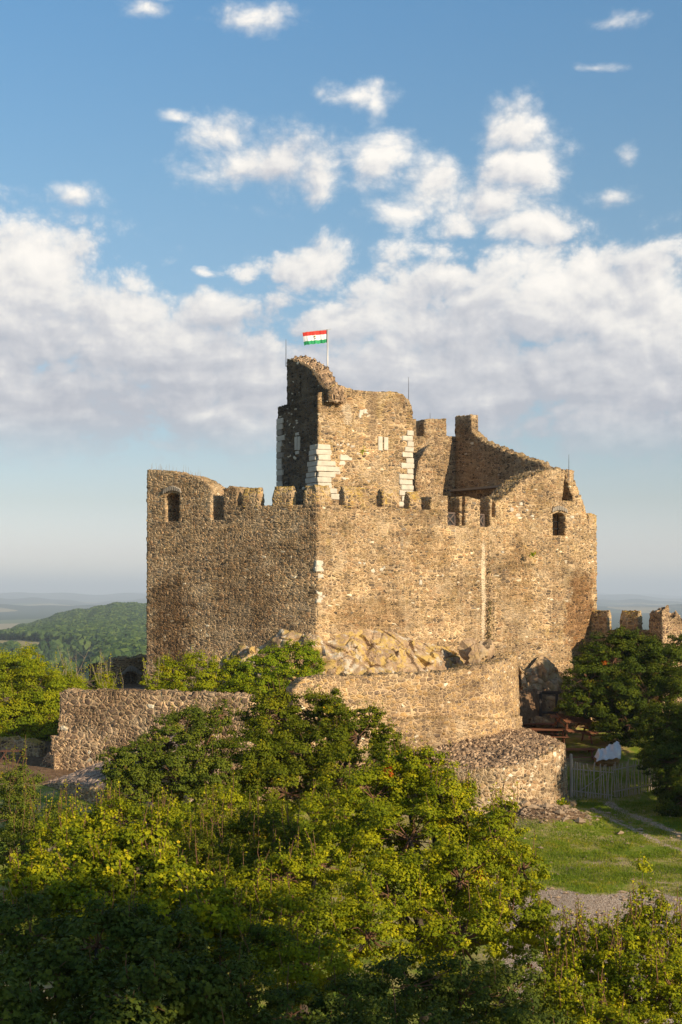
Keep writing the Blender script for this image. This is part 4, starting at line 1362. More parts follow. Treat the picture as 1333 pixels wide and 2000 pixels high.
def rock_face(name, path, s0, s1, ztop, zbot, bulge, mat, parent, n=220, k=110, amp=.8, sc=.75, seed=1):
    """a crag leaning on the wall line: offset outward grows downward"""
    s = np.linspace(s0, s1, n)
    v = np.linspace(0, 1, k)
    S, Vv = np.meshgrid(s, v, indexing='ij')
    zt_ = np.array([ztop(q_) for q_ in s])[:, None]
    Z = zt_ + (zbot - zt_) * Vv
    out = bulge(S, Vv)
    B = path.pos(S.ravel(), Z.ravel(), 0.0).reshape(n, k, 3)
    x, y, nx, ny = path.at(S.ravel())
    nn = -np.stack([nx, ny, 0 * nx], -1).reshape(n, k, 3)
    nn[..., 2] += .45
    p0 = B + nn * out[..., None]
    # squash cells so that the beds lean
    rot = np.array([[.85, .2, .5], [-.2, .97, -.1], [-.45, .0, .9]])
    a, e = cell_rock((p0 @ rot.T) * np.array([1.0, 1.0, .55]), sc * .8, seed)
    b, e2 = cell_rock((p0 @ rot.T) * np.array([1.0, 1.0, .8]) + 31, sc * 2.6, seed + 5)
    w = np.minimum(1, .12 + Vv * 3.2)
    dsp = (amp * .62 * (a - .5) - .13 * amp * np.exp(-e * 20) + amp * .36 * (b - .5) - .05 * np.exp(-e2 * 16) + amp * .5 * (noise3(p0, 1.1, seed) - .5) + amp * .16 * (noise3(p0, 5.0, seed) - .5)) * w
    V = p0 + nn * dsp[..., None]
    i, j = np.meshgrid(np.arange(n - 1), np.arange(k - 1), indexing='ij')
    Q = np.stack([i * k + j, i * k + j + 1, (i + 1) * k + j + 1, (i + 1) * k + j], -1).reshape(-1, 4)
    me = mesh_from(name, V.reshape(-1, 3), [Q], False)
    return obj(name, me, mat, parent)


rk = empty('rock_outcrop', (0.0, 67.0, -5.0), 'brown rock outcrop with yellow and white lichen carrying the castle wall', 'rock')
base = Path([(L0[0] + 3.2, L0[1] - 1.85), (C0[0] - .5, C0[1] + .25), (C0[0] + .5, C0[1] + .35), (S0[0] + 0.6, S0[1] + .3)], smooth=2)
def zt_rock(q_):
    x_ = float(base.at(q_)[0]); y_ = float(base.at(q_)[1])
    px = CX + F * x_ / y_
    py = np.interp(px, [395, 415, 440, 460, 500, 545, 575, 600, 620, 632, 650, 690, 730, 760, 790, 815, 850, 880, 905, 913, 930, 955],
                   [1296, 1272, 1240, 1222, 1219, 1214, 1217, 1220, 1226, 1238, 1232, 1217, 1215, 1222, 1236, 1246, 1250, 1254, 1264, 1256, 1262, 1284])
    return (HY - py) / F * y_


def bul(S, Vv):
    x, y, _, _ = base.at(S.ravel())
    px = (CX + F * x / y).reshape(S.shape)
    mid = np.interp(px, [395, 430, 500, 600, 680, 760, 850, 930, 955], [.1, .5, 1.1, 1.5, 1.7, 1.6, 1.5, .9, .3])
    return -.28 + mid * (Vv ** .9) * 1.7
rock_face('crag', base, 0, base.L, zt_rock, -5.2, bul, M['rock'], rk, n=380, k=140, amp=.85, sc=.55)
rk2 = empty('rock_crag', (10.5, 75.0, -7.0), 'small pale fractured crag under the right flank of the castle, above the tables', 'rock')
base2 = Path([P(1012, 1300, 74.6)[:2], P(1060, 1300, 75.0)[:2], P(1130, 1300, 78.5)[:2]], smooth=1)
rock_face('crag', base2, 0, base2.L, lambda q_: -3.4 - .35 * math.sin(q_ * 2.1), -7.6, lambda S, Vv: -.55 + 1.9 * Vv ** .8, M['rock_plain'], rk2, n=150, k=130, amp=1.25, sc=.75, seed=12)


def boulder(name, c, size, mat, seed, label, cat, group=None, sub=3):
    import bmesh
    bm = bmesh.new()
    bmesh.ops.create_icosphere(bm, subdivisions=sub, radius=1.0)
    V = np.array([tuple(v.co) for v in bm.verts])
    a, e = cell_rock(V + seed * 3.1, .9, seed)
    V = V * (.55 + .8 * a + .14 * noise3(V, 3.0, seed))[:, None] * np.array(size)
    for v, q_ in zip(bm.verts, V):
        v.co = q_
    me = bpy.data.meshes.new(name)
    bm.to_mesh(me); bm.free()
    o = bpy.data.objects.new(name, me)
    COL.objects.link(o)
    me.materials.append(mat)
    o.location = c
    return tag(o, label, cat, group)


boulder('boulder', P(934, 1284, 70.6), (.80, .55, .80), M['rock_plain'], 4, 'dark jutting boulder at the top of the curved wall, under the lime-streaked seam', 'boulder', sub=4)
rr = random.Random(12)
for i, (px, py, Y, s_) in enumerate([(1048, 1580, 60.0, .42), (1083, 1570, 61.2, .28), (1070, 1566, 61.2, .22), (1115, 1572, 62.3, .24), (1098, 1566, 62.2, .16), (1022, 1592, 58.8, .34)]):
    p_ = P(px, py, Y)
    boulder('boulder', (p_.x, p_.y, ground_z(p_.x, p_.y) + s_ * .25), (s_, s_ * .9, s_ * .7), M['rock_plain'], 20 + i,
            'small grey boulder lying at the foot of the limewashed bastion', 'boulder', 'boulders at the bastion foot')

# ------------------------------------------------------------------ flag, rods, people
fp = P(640, 718, 78.6)
pole = empty('flagpole', fp + Vector((0, 0, -1.6)), 'thin white metal flagpole on top of the tower', 'flagpole')
b_ = MB(); b_.tube([fp + Vector((0, 0, -1.6)), P(640.5, 643.5, 78.6)], [.05, .04], 8); b_.build('pole', M['steel'], pole, True)
b_ = MB(); b_.tube([P(647, 642.5, 78.6), P(590, 649.5, 78.6)], .016, 5); b_.build('spreader_bar', M['steel'], pole)
def flag():
    n, k = 60, 33
    a, c, d_ = P(638.8, 644.6, 78.6), P(591.2, 649, 78.6), P(638.8, 669.2, 78.6)
    c2 = P(594.5, 674.2, 78.6)
    u = np.linspace(0, 1, n)[:, None, None]; v = np.linspace(0, 1, k)[None, :, None]
    A, Cc, D, C2 = [np.array(q) for q in (a, c, d_, c2)]
    V = (A * (1 - u) + Cc * u) * (1 - v) + (D * (1 - u) + C2 * u) * v
    uu, vv = u[..., 0] + 0 * v[..., 0], v[..., 0] + 0 * u[..., 0]
    V = V.copy()
    V[..., 1] += (.010 * np.sin(uu * 44 + vv * 2.2) + .02 * np.sin(uu * 19 + 1 + vv) + .05 * np.sin(uu * 7)) * (.35 + .65 * vv)
    V[..., 2] += .012 * np.sin(uu * 30) * vv
    i, j = np.meshgrid(np.arange(n - 1), np.arange(k - 1), indexing='ij')
    Q = np.stack([i * k + j, i * k + j + 1, (i + 1) * k + j + 1, (i + 1) * k + j], -1).reshape(-1, 4)
    me = mesh_from('flag', V.reshape(-1, 3), [Q], True)
    o = obj('flag', me, None, None, tuple(a))
    for q_ in ('red', 'white', 'green'):
        me.materials.append(M[q_])
    me.polygons.foreach_set('material_index', np.repeat(np.digitize(j / (k - 1), [.30, .69]).ravel(), 1).astype(np.int32))
    tag(o, 'red white and green striped flag with small gold crest, on the tower pole', 'flag')
    cc = (A + Cc + D + C2) / 4
    cr = MB()
    cr.box((cc[0], cc[1], cc[2] + .06), (.085, .20, .085), None, .03)
    cr.build('crest', M['gold'], o)
    s_ = MB()
    s_.box((cc[0] + .02, cc[1], cc[2] - .05), (.05, .19, .06), None, .02)
    s_.build('shield', plain('crest_shield', (.30, .10, .05), .6, .3, 8.0), o)


flag()
for (px, y0, y1, Y, lab) in [(559, 663, 702, 79.6, 'thin dark lightning rod on the left corner of the tower turret'),
                             (798.5, 737, 782, 78.8, 'thin dark lightning rod on the right end of the tower top'),
                             (840.5, 807, 822, 85.3, 'short dark rod standing on the left merlon of the ruined hall'),
                             (1111.5, 888, 925, 77.6, 'thin dark lightning rod on the ruined right shoulder of the castle')]:
    b_ = MB()
    a, c = P(px, y1 + 14, Y), P(px, y0, Y)
    b_.tube([a, (a + c) / 2, c], [.022, .018, .010], 6)
    o = b_.build('lightning_rod', M['rod'], None, False, tuple(a))
    tag(o, lab, 'lightning rod')


def person(loc, rz, label, lean=0.0, h=1.72):
    """standing figure, seen from behind in a dark jacket; one skinned body"""
    root = empty('person', loc, label, 'person', None, rz)
    k = h / 1.72
    J = dict(pel=(0, 0, .95), sp=(0, .02, 1.15), ch=(0, .03, 1.34), nk=(0, .02, 1.47), hd0=(0, .03, 1.56), hd=(0, .05, 1.64), top=(0, .04, 1.70),
             ls=(-.18, .02, 1.40), le=(-.27, .05, 1.14), lw=(-.20, .22, .98), lh=(-.15, .28, .95), rs=(.18, .02, 1.40), re=(.27, .05, 1.14), rw=(.20, .22, .98), rh=(.15, .28, .95),
             lp=(-.10, 0, .90), lk=(-.11, .02, .50), la=(-.11, -.02, .09), lt=(-.12, .13, .04), rp=(.10, 0, .90), rk=(.11, .02, .50), ra=(.11, -.02, .09), rt=(.12, .13, .04))
    R_ = dict(pel=.15, sp=.14, ch=.155, nk=.06, hd0=.075, hd=.098, top=.07, ls=.075, le=.05, lw=.036, lh=.03, rs=.075, re=.05, rw=.036, rh=.03,
              lp=.095, lk=.062, la=.045, lt=.035, rp=.095, rk=.062, ra=.045, rt=.035)
    E = [('pel', 'sp'), ('sp', 'ch'), ('ch', 'nk'), ('nk', 'hd0'), ('hd0', 'hd'), ('hd', 'top'), ('ch', 'ls'), ('ls', 'le'), ('le', 'lw'), ('lw', 'lh'), ('ch', 'rs'), ('rs', 're'), ('re', 'rw'), ('rw', 'rh'),
         ('pel', 'lp'), ('lp', 'lk'), ('lk', 'la'), ('la', 'lt'), ('pel', 'rp'), ('rp', 'rk'), ('rk', 'ra'), ('ra', 'rt')]
    names = list(J)
    me = bpy.data.meshes.new('body')
    me.from_pydata([(J[n][0] * k, J[n][1] * k + lean * max(0, J[n][2] - 1), J[n][2] * k) for n in names], [(names.index(a), names.index(c)) for a, c in E], [])
    o = bpy.data.objects.new('body', me)
    COL.objects.link(o)
    o.parent = root
    sk = o.modifiers.new('skin', 'SKIN')
    for n, v in zip(names, me.skin_vertices[0].data):
        v.radius = (R_[n] * k, R_[n] * k * (.8 if n in ('ch', 'sp', 'pel') else 1))
        v.use_root = (n == 'pel')
    sub = o.modifiers.new('sub', 'SUBSURF'); sub.levels = 2; sub.render_levels = 2
    me.materials.append(M['jacket'])
    for side in (-1, 1):                       # fingers
        for f in range(4):
            b_ = MB()
            x0 = side * (.15 - .02 * f) * k
            b_.tube([Vector((x0, .29 * k + lean * 0, .95 * k)), Vector((x0 - side * .01, .33 * k, .93 * k)), Vector((x0 - side * .015, .345 * k, .90 * k))], [.010, .009, .007], 5)
            m_ = mesh_from('finger', np.array(b_.v), [np.array(b_.q), np.array(b_.t)])
            fo = bpy.data.objects.new('finger', m_); COL.objects.link(fo); fo.parent = root; m_.materials.append(M['skin'])
    import bmesh
    for nm, mat, c, s_ in (('hair', 'hair', (0, .02, 1.655), (.098, .108, .105)), ('face', 'skin', (0, .095, 1.62), (.066, .045, .09))):
        bm = bmesh.new(); bmesh.ops.create_uvsphere(bm, u_segments=16, v_segments=10, radius=1)
        for v in bm.verts:
            v.co = Vector((v.co.x * s_[0] * k + c[0], v.co.y * s_[1] * k + c[1] * k + lean * .65, v.co.z * s_[2] * k + c[2] * k))
        m_ = bpy.data.meshes.new(nm); bm.to_mesh(m_); bm.free()
        m_.materials.append(M[mat])
        ho = bpy.data.objects.new(nm, m_); COL.objects.link(ho); ho.parent = root
    return root


wk = 3.55
sp_, _ = pl.sz(524.3, 985)
a = pl.pos(sp_, wk, 1.62)
person(tuple(a), 2.6, 'person in dark jacket just showing in the crenel gap of the castle wall', h=1.30)
sp_, _ = pl.sz(531.5, 985)
a = pl.pos(sp_, wk, 1.75)
person(tuple(a), 2.9, 'person in dark clothes half hidden by the merlon edge, beside another person', h=1.34)

# ------------------------------------------------------------------ stick gate, tables, sheet
def stick(mb, p, q, r, rnd, wob=.03, n=6):
    p, q = Vector(p), Vector(q)
    pts = []
    ph = rnd.uniform(0, 6)
    for i in range(n + 1):
        t = i / n
        w = wob * math.sin(ph + t * rnd.uniform(3.2, 4.4)) * (0.3 + .7 * t)
        pts.append(p.lerp(q, t) + Vector((w, .4 * w, 0)))
    mb.tube(pts, [r * (1.08 - .28 * i / n) for i in range(n + 1)], 6)


rf = random.Random(5)
def stick_fence(name, px0, px1, Y0, Y1, n, label, cat, base, brace):
    A, B = P(px0, 1563, Y0), P(px1, 1563, Y1)
    A.z = ground_z(A.x, A.y); B.z = ground_z(B.x, B.y)
    root = empty(name, (A + B) / 2, label, cat)
    for i in range(n):
        t = (i + .3) / (n - .4) + rf.uniform(-.012, .012)
        b0 = A.lerp(B, t); b0.z = ground_z(b0.x, b0.y) + base + rf.uniform(-.03, .06)
        top = b0 + Vector((rf.uniform(-.06, .06), rf.uniform(-.04, .04), rf.uniform(1.42, 1.66) - base))
        m_ = MB(); stick(m_, b0, top, rf.uniform(.018, .027), rf, rf.uniform(.03, .085))
        m_.build('stick', M['wood_grey'], root)
    for zz in (.30, 1.28):
        m_ = MB(); stick(m_, A + Vector((-.02, .04, zz + base * .3)), B + Vector((.02, .04, zz + rf.uniform(-.04, .04))), .026, rf, .03, 10)
        m_.build('rail', M['wood_grey'], root)
    if brace:
        m_ = MB(); stick(m_, A + Vector((.3, -.04, .32)), A.lerp(B, .78) + Vector((0, -.04, 1.25)), .028, rf, .03, 8)
        m_.build('brace', M['wood_grey'], root)


stick_fence('stick_gate', 1121, 1197, 64.3, 63.6, 15, 'gate of crooked grey upright sticks with a diagonal brace, beside the bastion', 'gate', .06, True)
stick_fence('stick_fence', 1200, 1292, 64.2, 65.2, 20, 'fence of close crooked grey sticks under the dark tree, right of the gate', 'fence', 0.0, False)
a = P(1116, 1563, 64.4); a.z = ground_z(a.x, a.y) - .1
m_ = MB(); m_.tube([a, a + Vector((.02, 0, 1.0)), a + Vector((-.01, 0, 2.0)), a + Vector((0, .01, 2.05))], [.085, .08, .075, .05], 8)
tag(m_.build('gate_post', M['wood_grey'], None, False, tuple(a)), 'thick weathered grey gate post between the bastion and the stick gate', 'post')


def picnic_table(label):
    root = empty('picnic_table', (0, 0, 0), label, 'table', 'reddish picnic tables under the tree')
    for i in range(6):
        b_ = MB(); b_.box((0, -.375 + .15 * i, .755), (1.9, .125, .04), None, .008); b_.build('top_board', M['wood_red'], root)
    for sy in (-1, 1):
        for k in range(2):
            b_ = MB(); b_.box((0, sy * (.66 + .14 * k), .45), (1.9, .12, .04), None, .008); b_.build('seat_board', M['wood_red'], root)
    for sx in (-.7, .7):
        for sy in (-1, 1):
            b_ = MB(); b_.tube([(sx, sy * .62, 0), (sx, sy * .26, .735)], [.05, .05], 4); b_.build('leg', M['wood_red'], root)
        b_ = MB(); b_.box((sx + .06, 0, .41), (.045, 1.58, .09), None, .008)
        b_.box((sx + .06, 0, .70), (.045, .80, .08), None, .008)
        b_.build('cross_bar', M['wood_red'], root)
    return root


def copy_thing(o, label):
    c = o.copy(); COL.objects.link(c); c['label'] = label
    for ch in o.children:
        d = ch.copy(); COL.objects.link(d); d.parent = c
    return c


def put(o, px, py, Y, rz, tilt=(0, 0), dz=None):
    p_ = P(px, py, Y)
    o.location = (p_.x, p_.y, ground_z(p_.x, p_.y) if dz is None else dz)
    o.rotation_euler = (tilt[0], tilt[1], rz)


t1_ = picnic_table('slatted reddish picnic table standing just behind the bastion top')
put(t1_, 1073, 1450, 70.4, -.10)
t2_ = copy_thing(t1_, 'slatted reddish picnic table half hidden by the end of the curved wall')
put(t2_, 1052, 1440, 73.0, -.05)
t3_ = copy_thing(t1_, 'reddish table tipped up on its end legs, between the slatted tables and the white sheet')
put(t3_, 1116, 1440, 70.6, .5, (.42, .10))
t3_.location.z += .55
t4_ = copy_thing(t1_, 'reddish picnic table in deep shade under the dark tree, behind the white sheet')
put(t4_, 1172, 1452, 71.5, .25)
t5_ = copy_thing(t1_, 'low reddish table leaning below the tipped one, in front of the shaded picnic table')
put(t5_, 1126, 1476, 68.6, .05, (.0, .0))
t5_.location.z -= .45
# dark timber frame against the crag
fr = empty('timber_frame', P(1072, 1448, 73.6), 'dark timber frame with cross beam standing against the pale crag', 'frame')
fr.location.z = ground_z(fr.location.x, fr.location.y)
b0 = Vector(fr.location)
for dx in (-.42, .42):
    m_ = MB(); m_.box(b0 + Vector((dx, 0, 1.05)), (.14, .14, 2.3), None, .015); m_.build('post', M['wood_dark'], fr)
m_ = MB(); m_.box(b0 + Vector((.02, 0, 2.28)), (1.25, .16, .16), None, .015); m_.build('beam', M['wood_dark'], fr)
m_ = MB(); m_.box(b0 + Vector((.02, .0, 1.25)), (.70, .10, .12), None, .015); m_.build('rail', M['wood_dark'], fr)


def cloth_over_bale():
    c = P(1186, 1490, 67.6)
    gz = ground_z(c.x, c.y)
    import bmesh
    bm = bmesh.new(); bmesh.ops.create_icosphere(bm, subdivisions=4, radius=1)
    V = np.array([tuple(v.co) for v in bm.verts])
    V = np.sign(V) * np.abs(V) ** .7
    V = V * np.array([.58, .42, .30]) * (1 + .16 * (noise3(V, 5.0, 3) - .5))[:, None]
    for v, q_ in zip(bm.verts, V): v.co = q_
    me = bpy.data.meshes.new('straw_bale'); bm.to_mesh(me); bm.free()
    o = bpy.data.objects.new('straw_bale', me); COL.objects.link(o); me.materials.append(M['straw'])
    o.location = (c.x, c.y, gz + .26)
    tag(o, 'brown straw bale lying under the white sheet, behind the stick gate', 'bale')
    n, k = 70, 60
    u = np.linspace(-1, 1, n)[:, None] + np.zeros((1, k)); v = np.linspace(-1, 1, k)[None] + np.zeros((n, 1))
    ridge = .62 + .42 * sstep(u, -.6, .9)
    fold = noise3(np.stack([u * 3.2 + v, v * 2.2, 0 * u], -1), 1.0, 5)
    z = ridge * (1 - .8 * np.abs(v) ** 1.5) + .07 * np.abs(np.sin(v * 7 + u * 5)) + .05 * np.sin(u * 11 - v * 7) + .22 * np.abs(fold - .5)
    z = np.maximum(z, .08 + .06 * np.sin(u * 12))
    z *= 1 - .5 * sstep(-u, .72, 1.0)
    x = u * .62 + .10 * v + .03 * np.sin(v * 8)
    y = v * .52 + .04 * np.sin(u * 9)
    Vc = np.stack([x, y, z], -1)
    i, j = np.meshgrid(np.arange(n - 1), np.arange(k - 1), indexing='ij')
    Q = np.stack([i * k + j, (i + 1) * k + j, (i + 1) * k + j + 1, i * k + j + 1], -1).reshape(-1, 4)
    me = mesh_from('white_sheet', Vc.reshape(-1, 3), [Q], True)
    o = bpy.data.objects.new('white_sheet', me); COL.objects.link(o); me.materials.append(M['cloth'])
    md = o.modifiers.new('thick', 'SOLIDIFY'); md.thickness = .012
    o.location = (c.x, c.y - .02, gz + .16)
    o.scale = (.98, 1.1, .85)
    o.rotation_euler = (0, 0, .15)
    tag(o, 'crumpled white sheet draped over the straw bale, behind the stick gate', 'sheet')


cloth_over_bale()

# ------------------------------------------------------------------ trees
MAPLE = (np.array([(0, 0), (.30, -.04), (.25, .20), (.56, .40), (.27, .52), (0, 1.0), (-.27, .52), (-.56, .40), (-.25, .20), (-.30, -.04), (0, .38)]),
         [(10, i, (i + 1) % 10) for i in range(10)])
OVAL = (np.array([(0, 0), (.30, .30), (.24, .72), (0, 1.0), (-.24, .72), (-.30, .30), (0, .5)]), [(6, i, (i + 1) % 6) for i in range(6)])
DIAM = (np.array([(0, 0), (.36, .45), (0, 1.0), (-.36, .45)]), [(0, 1, 2), (0, 2, 3)])
STAR = (np.array([(0, 0), (.16, .22), (.52, .36), (.20, .52), (0, 1.0), (-.20, .52), (-.52, .36), (-.16, .22)]), [(0, 1, 7), (1, 2, 3), (1, 3, 7), (3, 5, 7), (3, 4, 5), (7, 5, 6)])


def leaves_mesh(name, pos, nrm, size, tint, shape, rs, fold=.22):
    T, Fc = shape
    n = len(pos)
    nrm = nrm / np.maximum(np.linalg.norm(nrm, axis=1, keepdims=True), 1e-6)
    t = rs.normal(size=(n, 3)) + np.array([0, 0, -.55])
    up = t - nrm * (t * nrm).sum(1, keepdims=True)
    up /= np.maximum(np.linalg.norm(up, axis=1, keepdims=True), 1e-6)
    sd_ = np.cross(up, nrm)
    k = len(T)
    x = T[:, 0][None, :, None]; y = (T[:, 1] - .3)[None, :, None]
    z = (np.abs(T[:, 0]) * fold - .16 * (T[:, 1] - .3) ** 2)[None, :, None]
    s = size[:, None, None]
    V = pos[:, None, :] + s * (x * sd_[:, None, :] + y * up[:, None, :] + z * nrm[:, None, :])
    Fc = np.array(Fc)
    FF = (np.arange(n) * k)[:, None, None] + Fc[None]
    return mesh_from(name, V.reshape(-1, 3), [FF.reshape(-1, 3)], False, {'tint': np.repeat(tint, k)})


def unit(rs, n):
    d = rs.normal(size=(n, 3))
    return d / np.linalg.norm(d, axis=1, keepdims=True)


def tree(name, label, cat, base, lobes, leaf, mat, seed, group=None, size=.08, shape=MAPLE, dens=1.0, clump=.30, shoots=0, shoot_len=.8, trunk=.12,
         hollow=.45, bias=(0, 0), lift=0.35, twigs=True, red=0, bare=0, tspread=.12, squash=1.0):
    """lobes: (px, row, distance, rx, ry) crown masses; the trunk and limbs reach every one of them"""
    rs = np.random.RandomState(seed)
    Ls = []
    for (px, py, Y, rx, ry) in lobes:
        c = np.array(P(px, py, Y))
        Ls.append((c, np.array([rx / F * Y, (rx + ry) * .5 / F * Y, ry / F * Y])))
    bx, by = base
    bz = ground_z(bx, by)
    root = empty(name, (bx, by, bz), label, cat, group)
    wood = MB()
    cen = np.mean([c for c, r in Ls], 0)
    top = Vector((bx + (cen[0] - bx) * .35, by + (cen[1] - by) * .35, bz + max(.4, (min(c[2] - r[2] for c, r in Ls) - bz)) * .75 + .3))
    wood.tube([(bx, by, bz - .2), Vector((bx, by, bz)).lerp(top, .5) + Vector((rs.uniform(-.1, .1), rs.uniform(-.1, .1), 0)), top], [trunk * 1.25, trunk, trunk * .85], 8)
    PP, NN, SS, TT = [], [], [], []
    twig = MB()
    RP = []
    for (c, r) in Ls:
        cv = Vector(c)
        mid = top.lerp(cv, .5) + Vector(rs.uniform(-.25, .25, 3)) * float(r.mean())
        wood.tube([top, mid, cv], [trunk * .6, trunk * .42, trunk * .2], 6)
        R = r.mean()
        rc = clump * R
        nc = int(max(10, 3.2 * (R / rc) ** 2))
        d = unit(rs, nc)
        rad = rs.uniform(hollow, 1.05, nc) ** .8
        # broken outline: push clumps in and out by a coarse noise
        rad *= .70 + .62 * noise3(c[None] + d * R, 1.6 / R, seed)
        cc = c + d * r * rad[:, None]
        crad = rc * rs.uniform(.45, 1.35, nc)
        ct = rs.normal(0, tspread, nc)
        for q_ in range(nc):
            n = max(6, int(dens * 36 * (crad[q_] / size) ** 2))
            dd = unit(rs, n)
            dd[:, 2] = np.abs(dd[:, 2]) * .35 + dd[:, 2] * .65
            rr_ = rs.uniform(.15, 1, n) ** .5 * (1 + .75 * rs.rand(n) * (rs.rand(n) > .82))
            p_ = cc[q_] + dd * rr_[:, None] * crad[q_] * np.array([1.15, 1.15, squash])
            nr = dd * .85 + d[q_] * .55 + np.array([0, 0, lift]) + rs.normal(0, .36, (n, 3))
            PP.append(p_); NN.append(nr)
            SS.append(size * rs.uniform(.55, 1.2, n))
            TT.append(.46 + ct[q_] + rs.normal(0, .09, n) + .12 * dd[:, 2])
        if twigs:
            for q_ in rs.choice(nc, size=min(nc, 16), replace=False):
                e = Vector(cc[q_])
                e = cv.lerp(e, .85)
                m_ = cv.lerp(e, .55) + Vector(rs.uniform(-.12, .12, 3)) * float(R)
                twig.tube([cv, m_, e], [trunk * .10, trunk * .06, .005], 4, False)
        # this year's shoots standing out of the crown
        for q_ in range(shoots):
            ii = rs.randint(nc)
            st = Vector(cc[ii])
            if d[ii][2] < -.2:
                continue
            L = shoot_len * rs.uniform(.5, 1.3)
            en = st + Vector((rs.normal(0, .16) * L, rs.normal(0, .16) * L, L))
            en2 = st.lerp(en, .5) + Vector(rs.normal(0, .04, 3)) * L
            twig.tube([cv, st, en2, en], [.014, .010, .008, .004], 4, False)
            n = int(L / size * 2.6)
            tt_ = rs.uniform(.1, 1, n)
            p_ = np.array([tuple(st.lerp(en, float(q))) for q in tt_]) + rs.normal(0, .5 * size, (n, 3))
            PP.append(p_); NN.append(rs.normal(0, .6, (n, 3)) + np.array([0, 0, .5]))
            SS.append(size * rs.uniform(.5, 1.0, n)); TT.append(.62 + rs.normal(0, .15, n))
        for q_ in range(bare):
            st = Vector(cc[rs.randint(nc)])
            L = shoot_len * rs.uniform(.7, 1.5)
            en = st + Vector((rs.normal(0, .25) * L, rs.normal(0, .25) * L, L))
            twig.tube([cv, st, st.lerp(en, .5) + Vector(rs.normal(0, .05, 3)), en], [.015, .012, .008, .004], 4, False)
            for h_ in range(3):
                s2 = st.lerp(en, float(rs.uniform(.35, .8)))
                twig.tube([s2, s2 + Vector((rs.normal(0, .2), rs.normal(0, .2), .35)) * L * .6], [.006, .003], 4, False)
    PP = np.vstack(PP); NN = np.vstack(NN); SS = np.concatenate(SS); TT = np.concatenate(TT)
    me = leaves_mesh('crown', PP, NN, SS, TT, shape, rs)
    obj('crown', me, M[mat], root)
    nq, nt_ = len(wood.q), len(wood.t)
    wood.add(twig.v, twig.q + twig.t)
    tr_ = wood.build('trunk', M['bark'], root, True)
    tr_.data.materials.append(M['dead'] if bare else M['twig'])
    mi = np.zeros(len(tr_.data.polygons), np.int32)
    mi[nq:len(wood.q)] = 1
    tr_.data.polygons.foreach_set('material_index', mi)
    if red:
        k = rs.choice(len(PP), red, replace=False)
        q_ = [np.where(np.linalg.norm(PP - PP[i], axis=1) < .15)[0] for i in k]
        idx = np.unique(np.concatenate(q_))
        me = leaves_mesh('autumn_leaves', PP[idx] + NN[idx] * .012, NN[idx], SS[idx] * 1.1, rs.uniform(0, 1, len(idx)), shape, rs)
        obj('autumn_leaves', me, M['leaf_red'], root)
    global NLEAF
    NLEAF += len(PP)
    return root


NLEAF = 0
X = lambda px, Y: (px - CX) / F * Y
# by the castle foot
tree('tree', 'yellow-green tree with full sunlit crown at the left edge, behind the bench', 'tree', (X(40, 68), 68.5),
     [(20, 1322, 68, 72, 52), (72, 1345, 67, 66, 56), (20, 1400, 66.5, 74, 60), (96, 1405, 66.5, 42, 52), (120, 1370, 67.5, 44, 50), (60, 1440, 66, 60, 26), (60, 1295, 68.5, 30, 30)],
     'oval', 'leaf_yellow', 1, size=0.099, shape=DIAM, dens=.55, clump=0.22, shoots=5, shoot_len=.6, trunk=.14)
tree('tree', 'thin yellow-green tree with bare twigs, between the left edge tree and the ruined arch', 'tree', (X(165, 70.5), 70.5),
     [(118, 1335, 70.5, 26, 32), (150, 1350, 70, 34, 30), (185, 1350, 71, 34, 28), (205, 1335, 71.2, 22, 22), (140, 1372, 70, 40, 26), (212, 1362, 70.5, 30, 20)],
     'oval', 'leaf_yellow', 2, size=0.092, shape=DIAM, dens=.55, clump=0.25, shoots=9, shoot_len=1.15, trunk=.08, bare=3)
tree('bush', 'sparse light green bush at the foot of the castle wall, behind the straight retaining wall', 'bush', (X(385, 64), 64.3),
     [(335, 1318, 64.2, 34, 32), (395, 1308, 64.3, 40, 34), (445, 1318, 64.2, 34, 30), (300, 1338, 64, 26, 18), (370, 1342, 63.6, 60, 16)],
     'oval', 'leaf_yellow', 3, size=0.099, shape=DIAM, dens=.55, clump=0.25, shoots=8, shoot_len=.8, trunk=.06, bare=1)
tree('bush', 'dense bright green bush with orange-tipped leaves below the rock outcrop', 'bush', (X(545, 64.5), 64.5),
     [(480, 1316, 64.2, 40, 32), (530, 1298, 64.8, 44, 36), (585, 1286, 65, 42, 36), (612, 1300, 64.6, 22, 30), (560, 1330, 63.8, 56, 26), (500, 1345, 63.4, 60, 20)],
     'oval', 'leaf_bush', 4, size=0.106, shape=DIAM, dens=.6, clump=0.23, shoots=3, shoot_len=.45, trunk=.07)
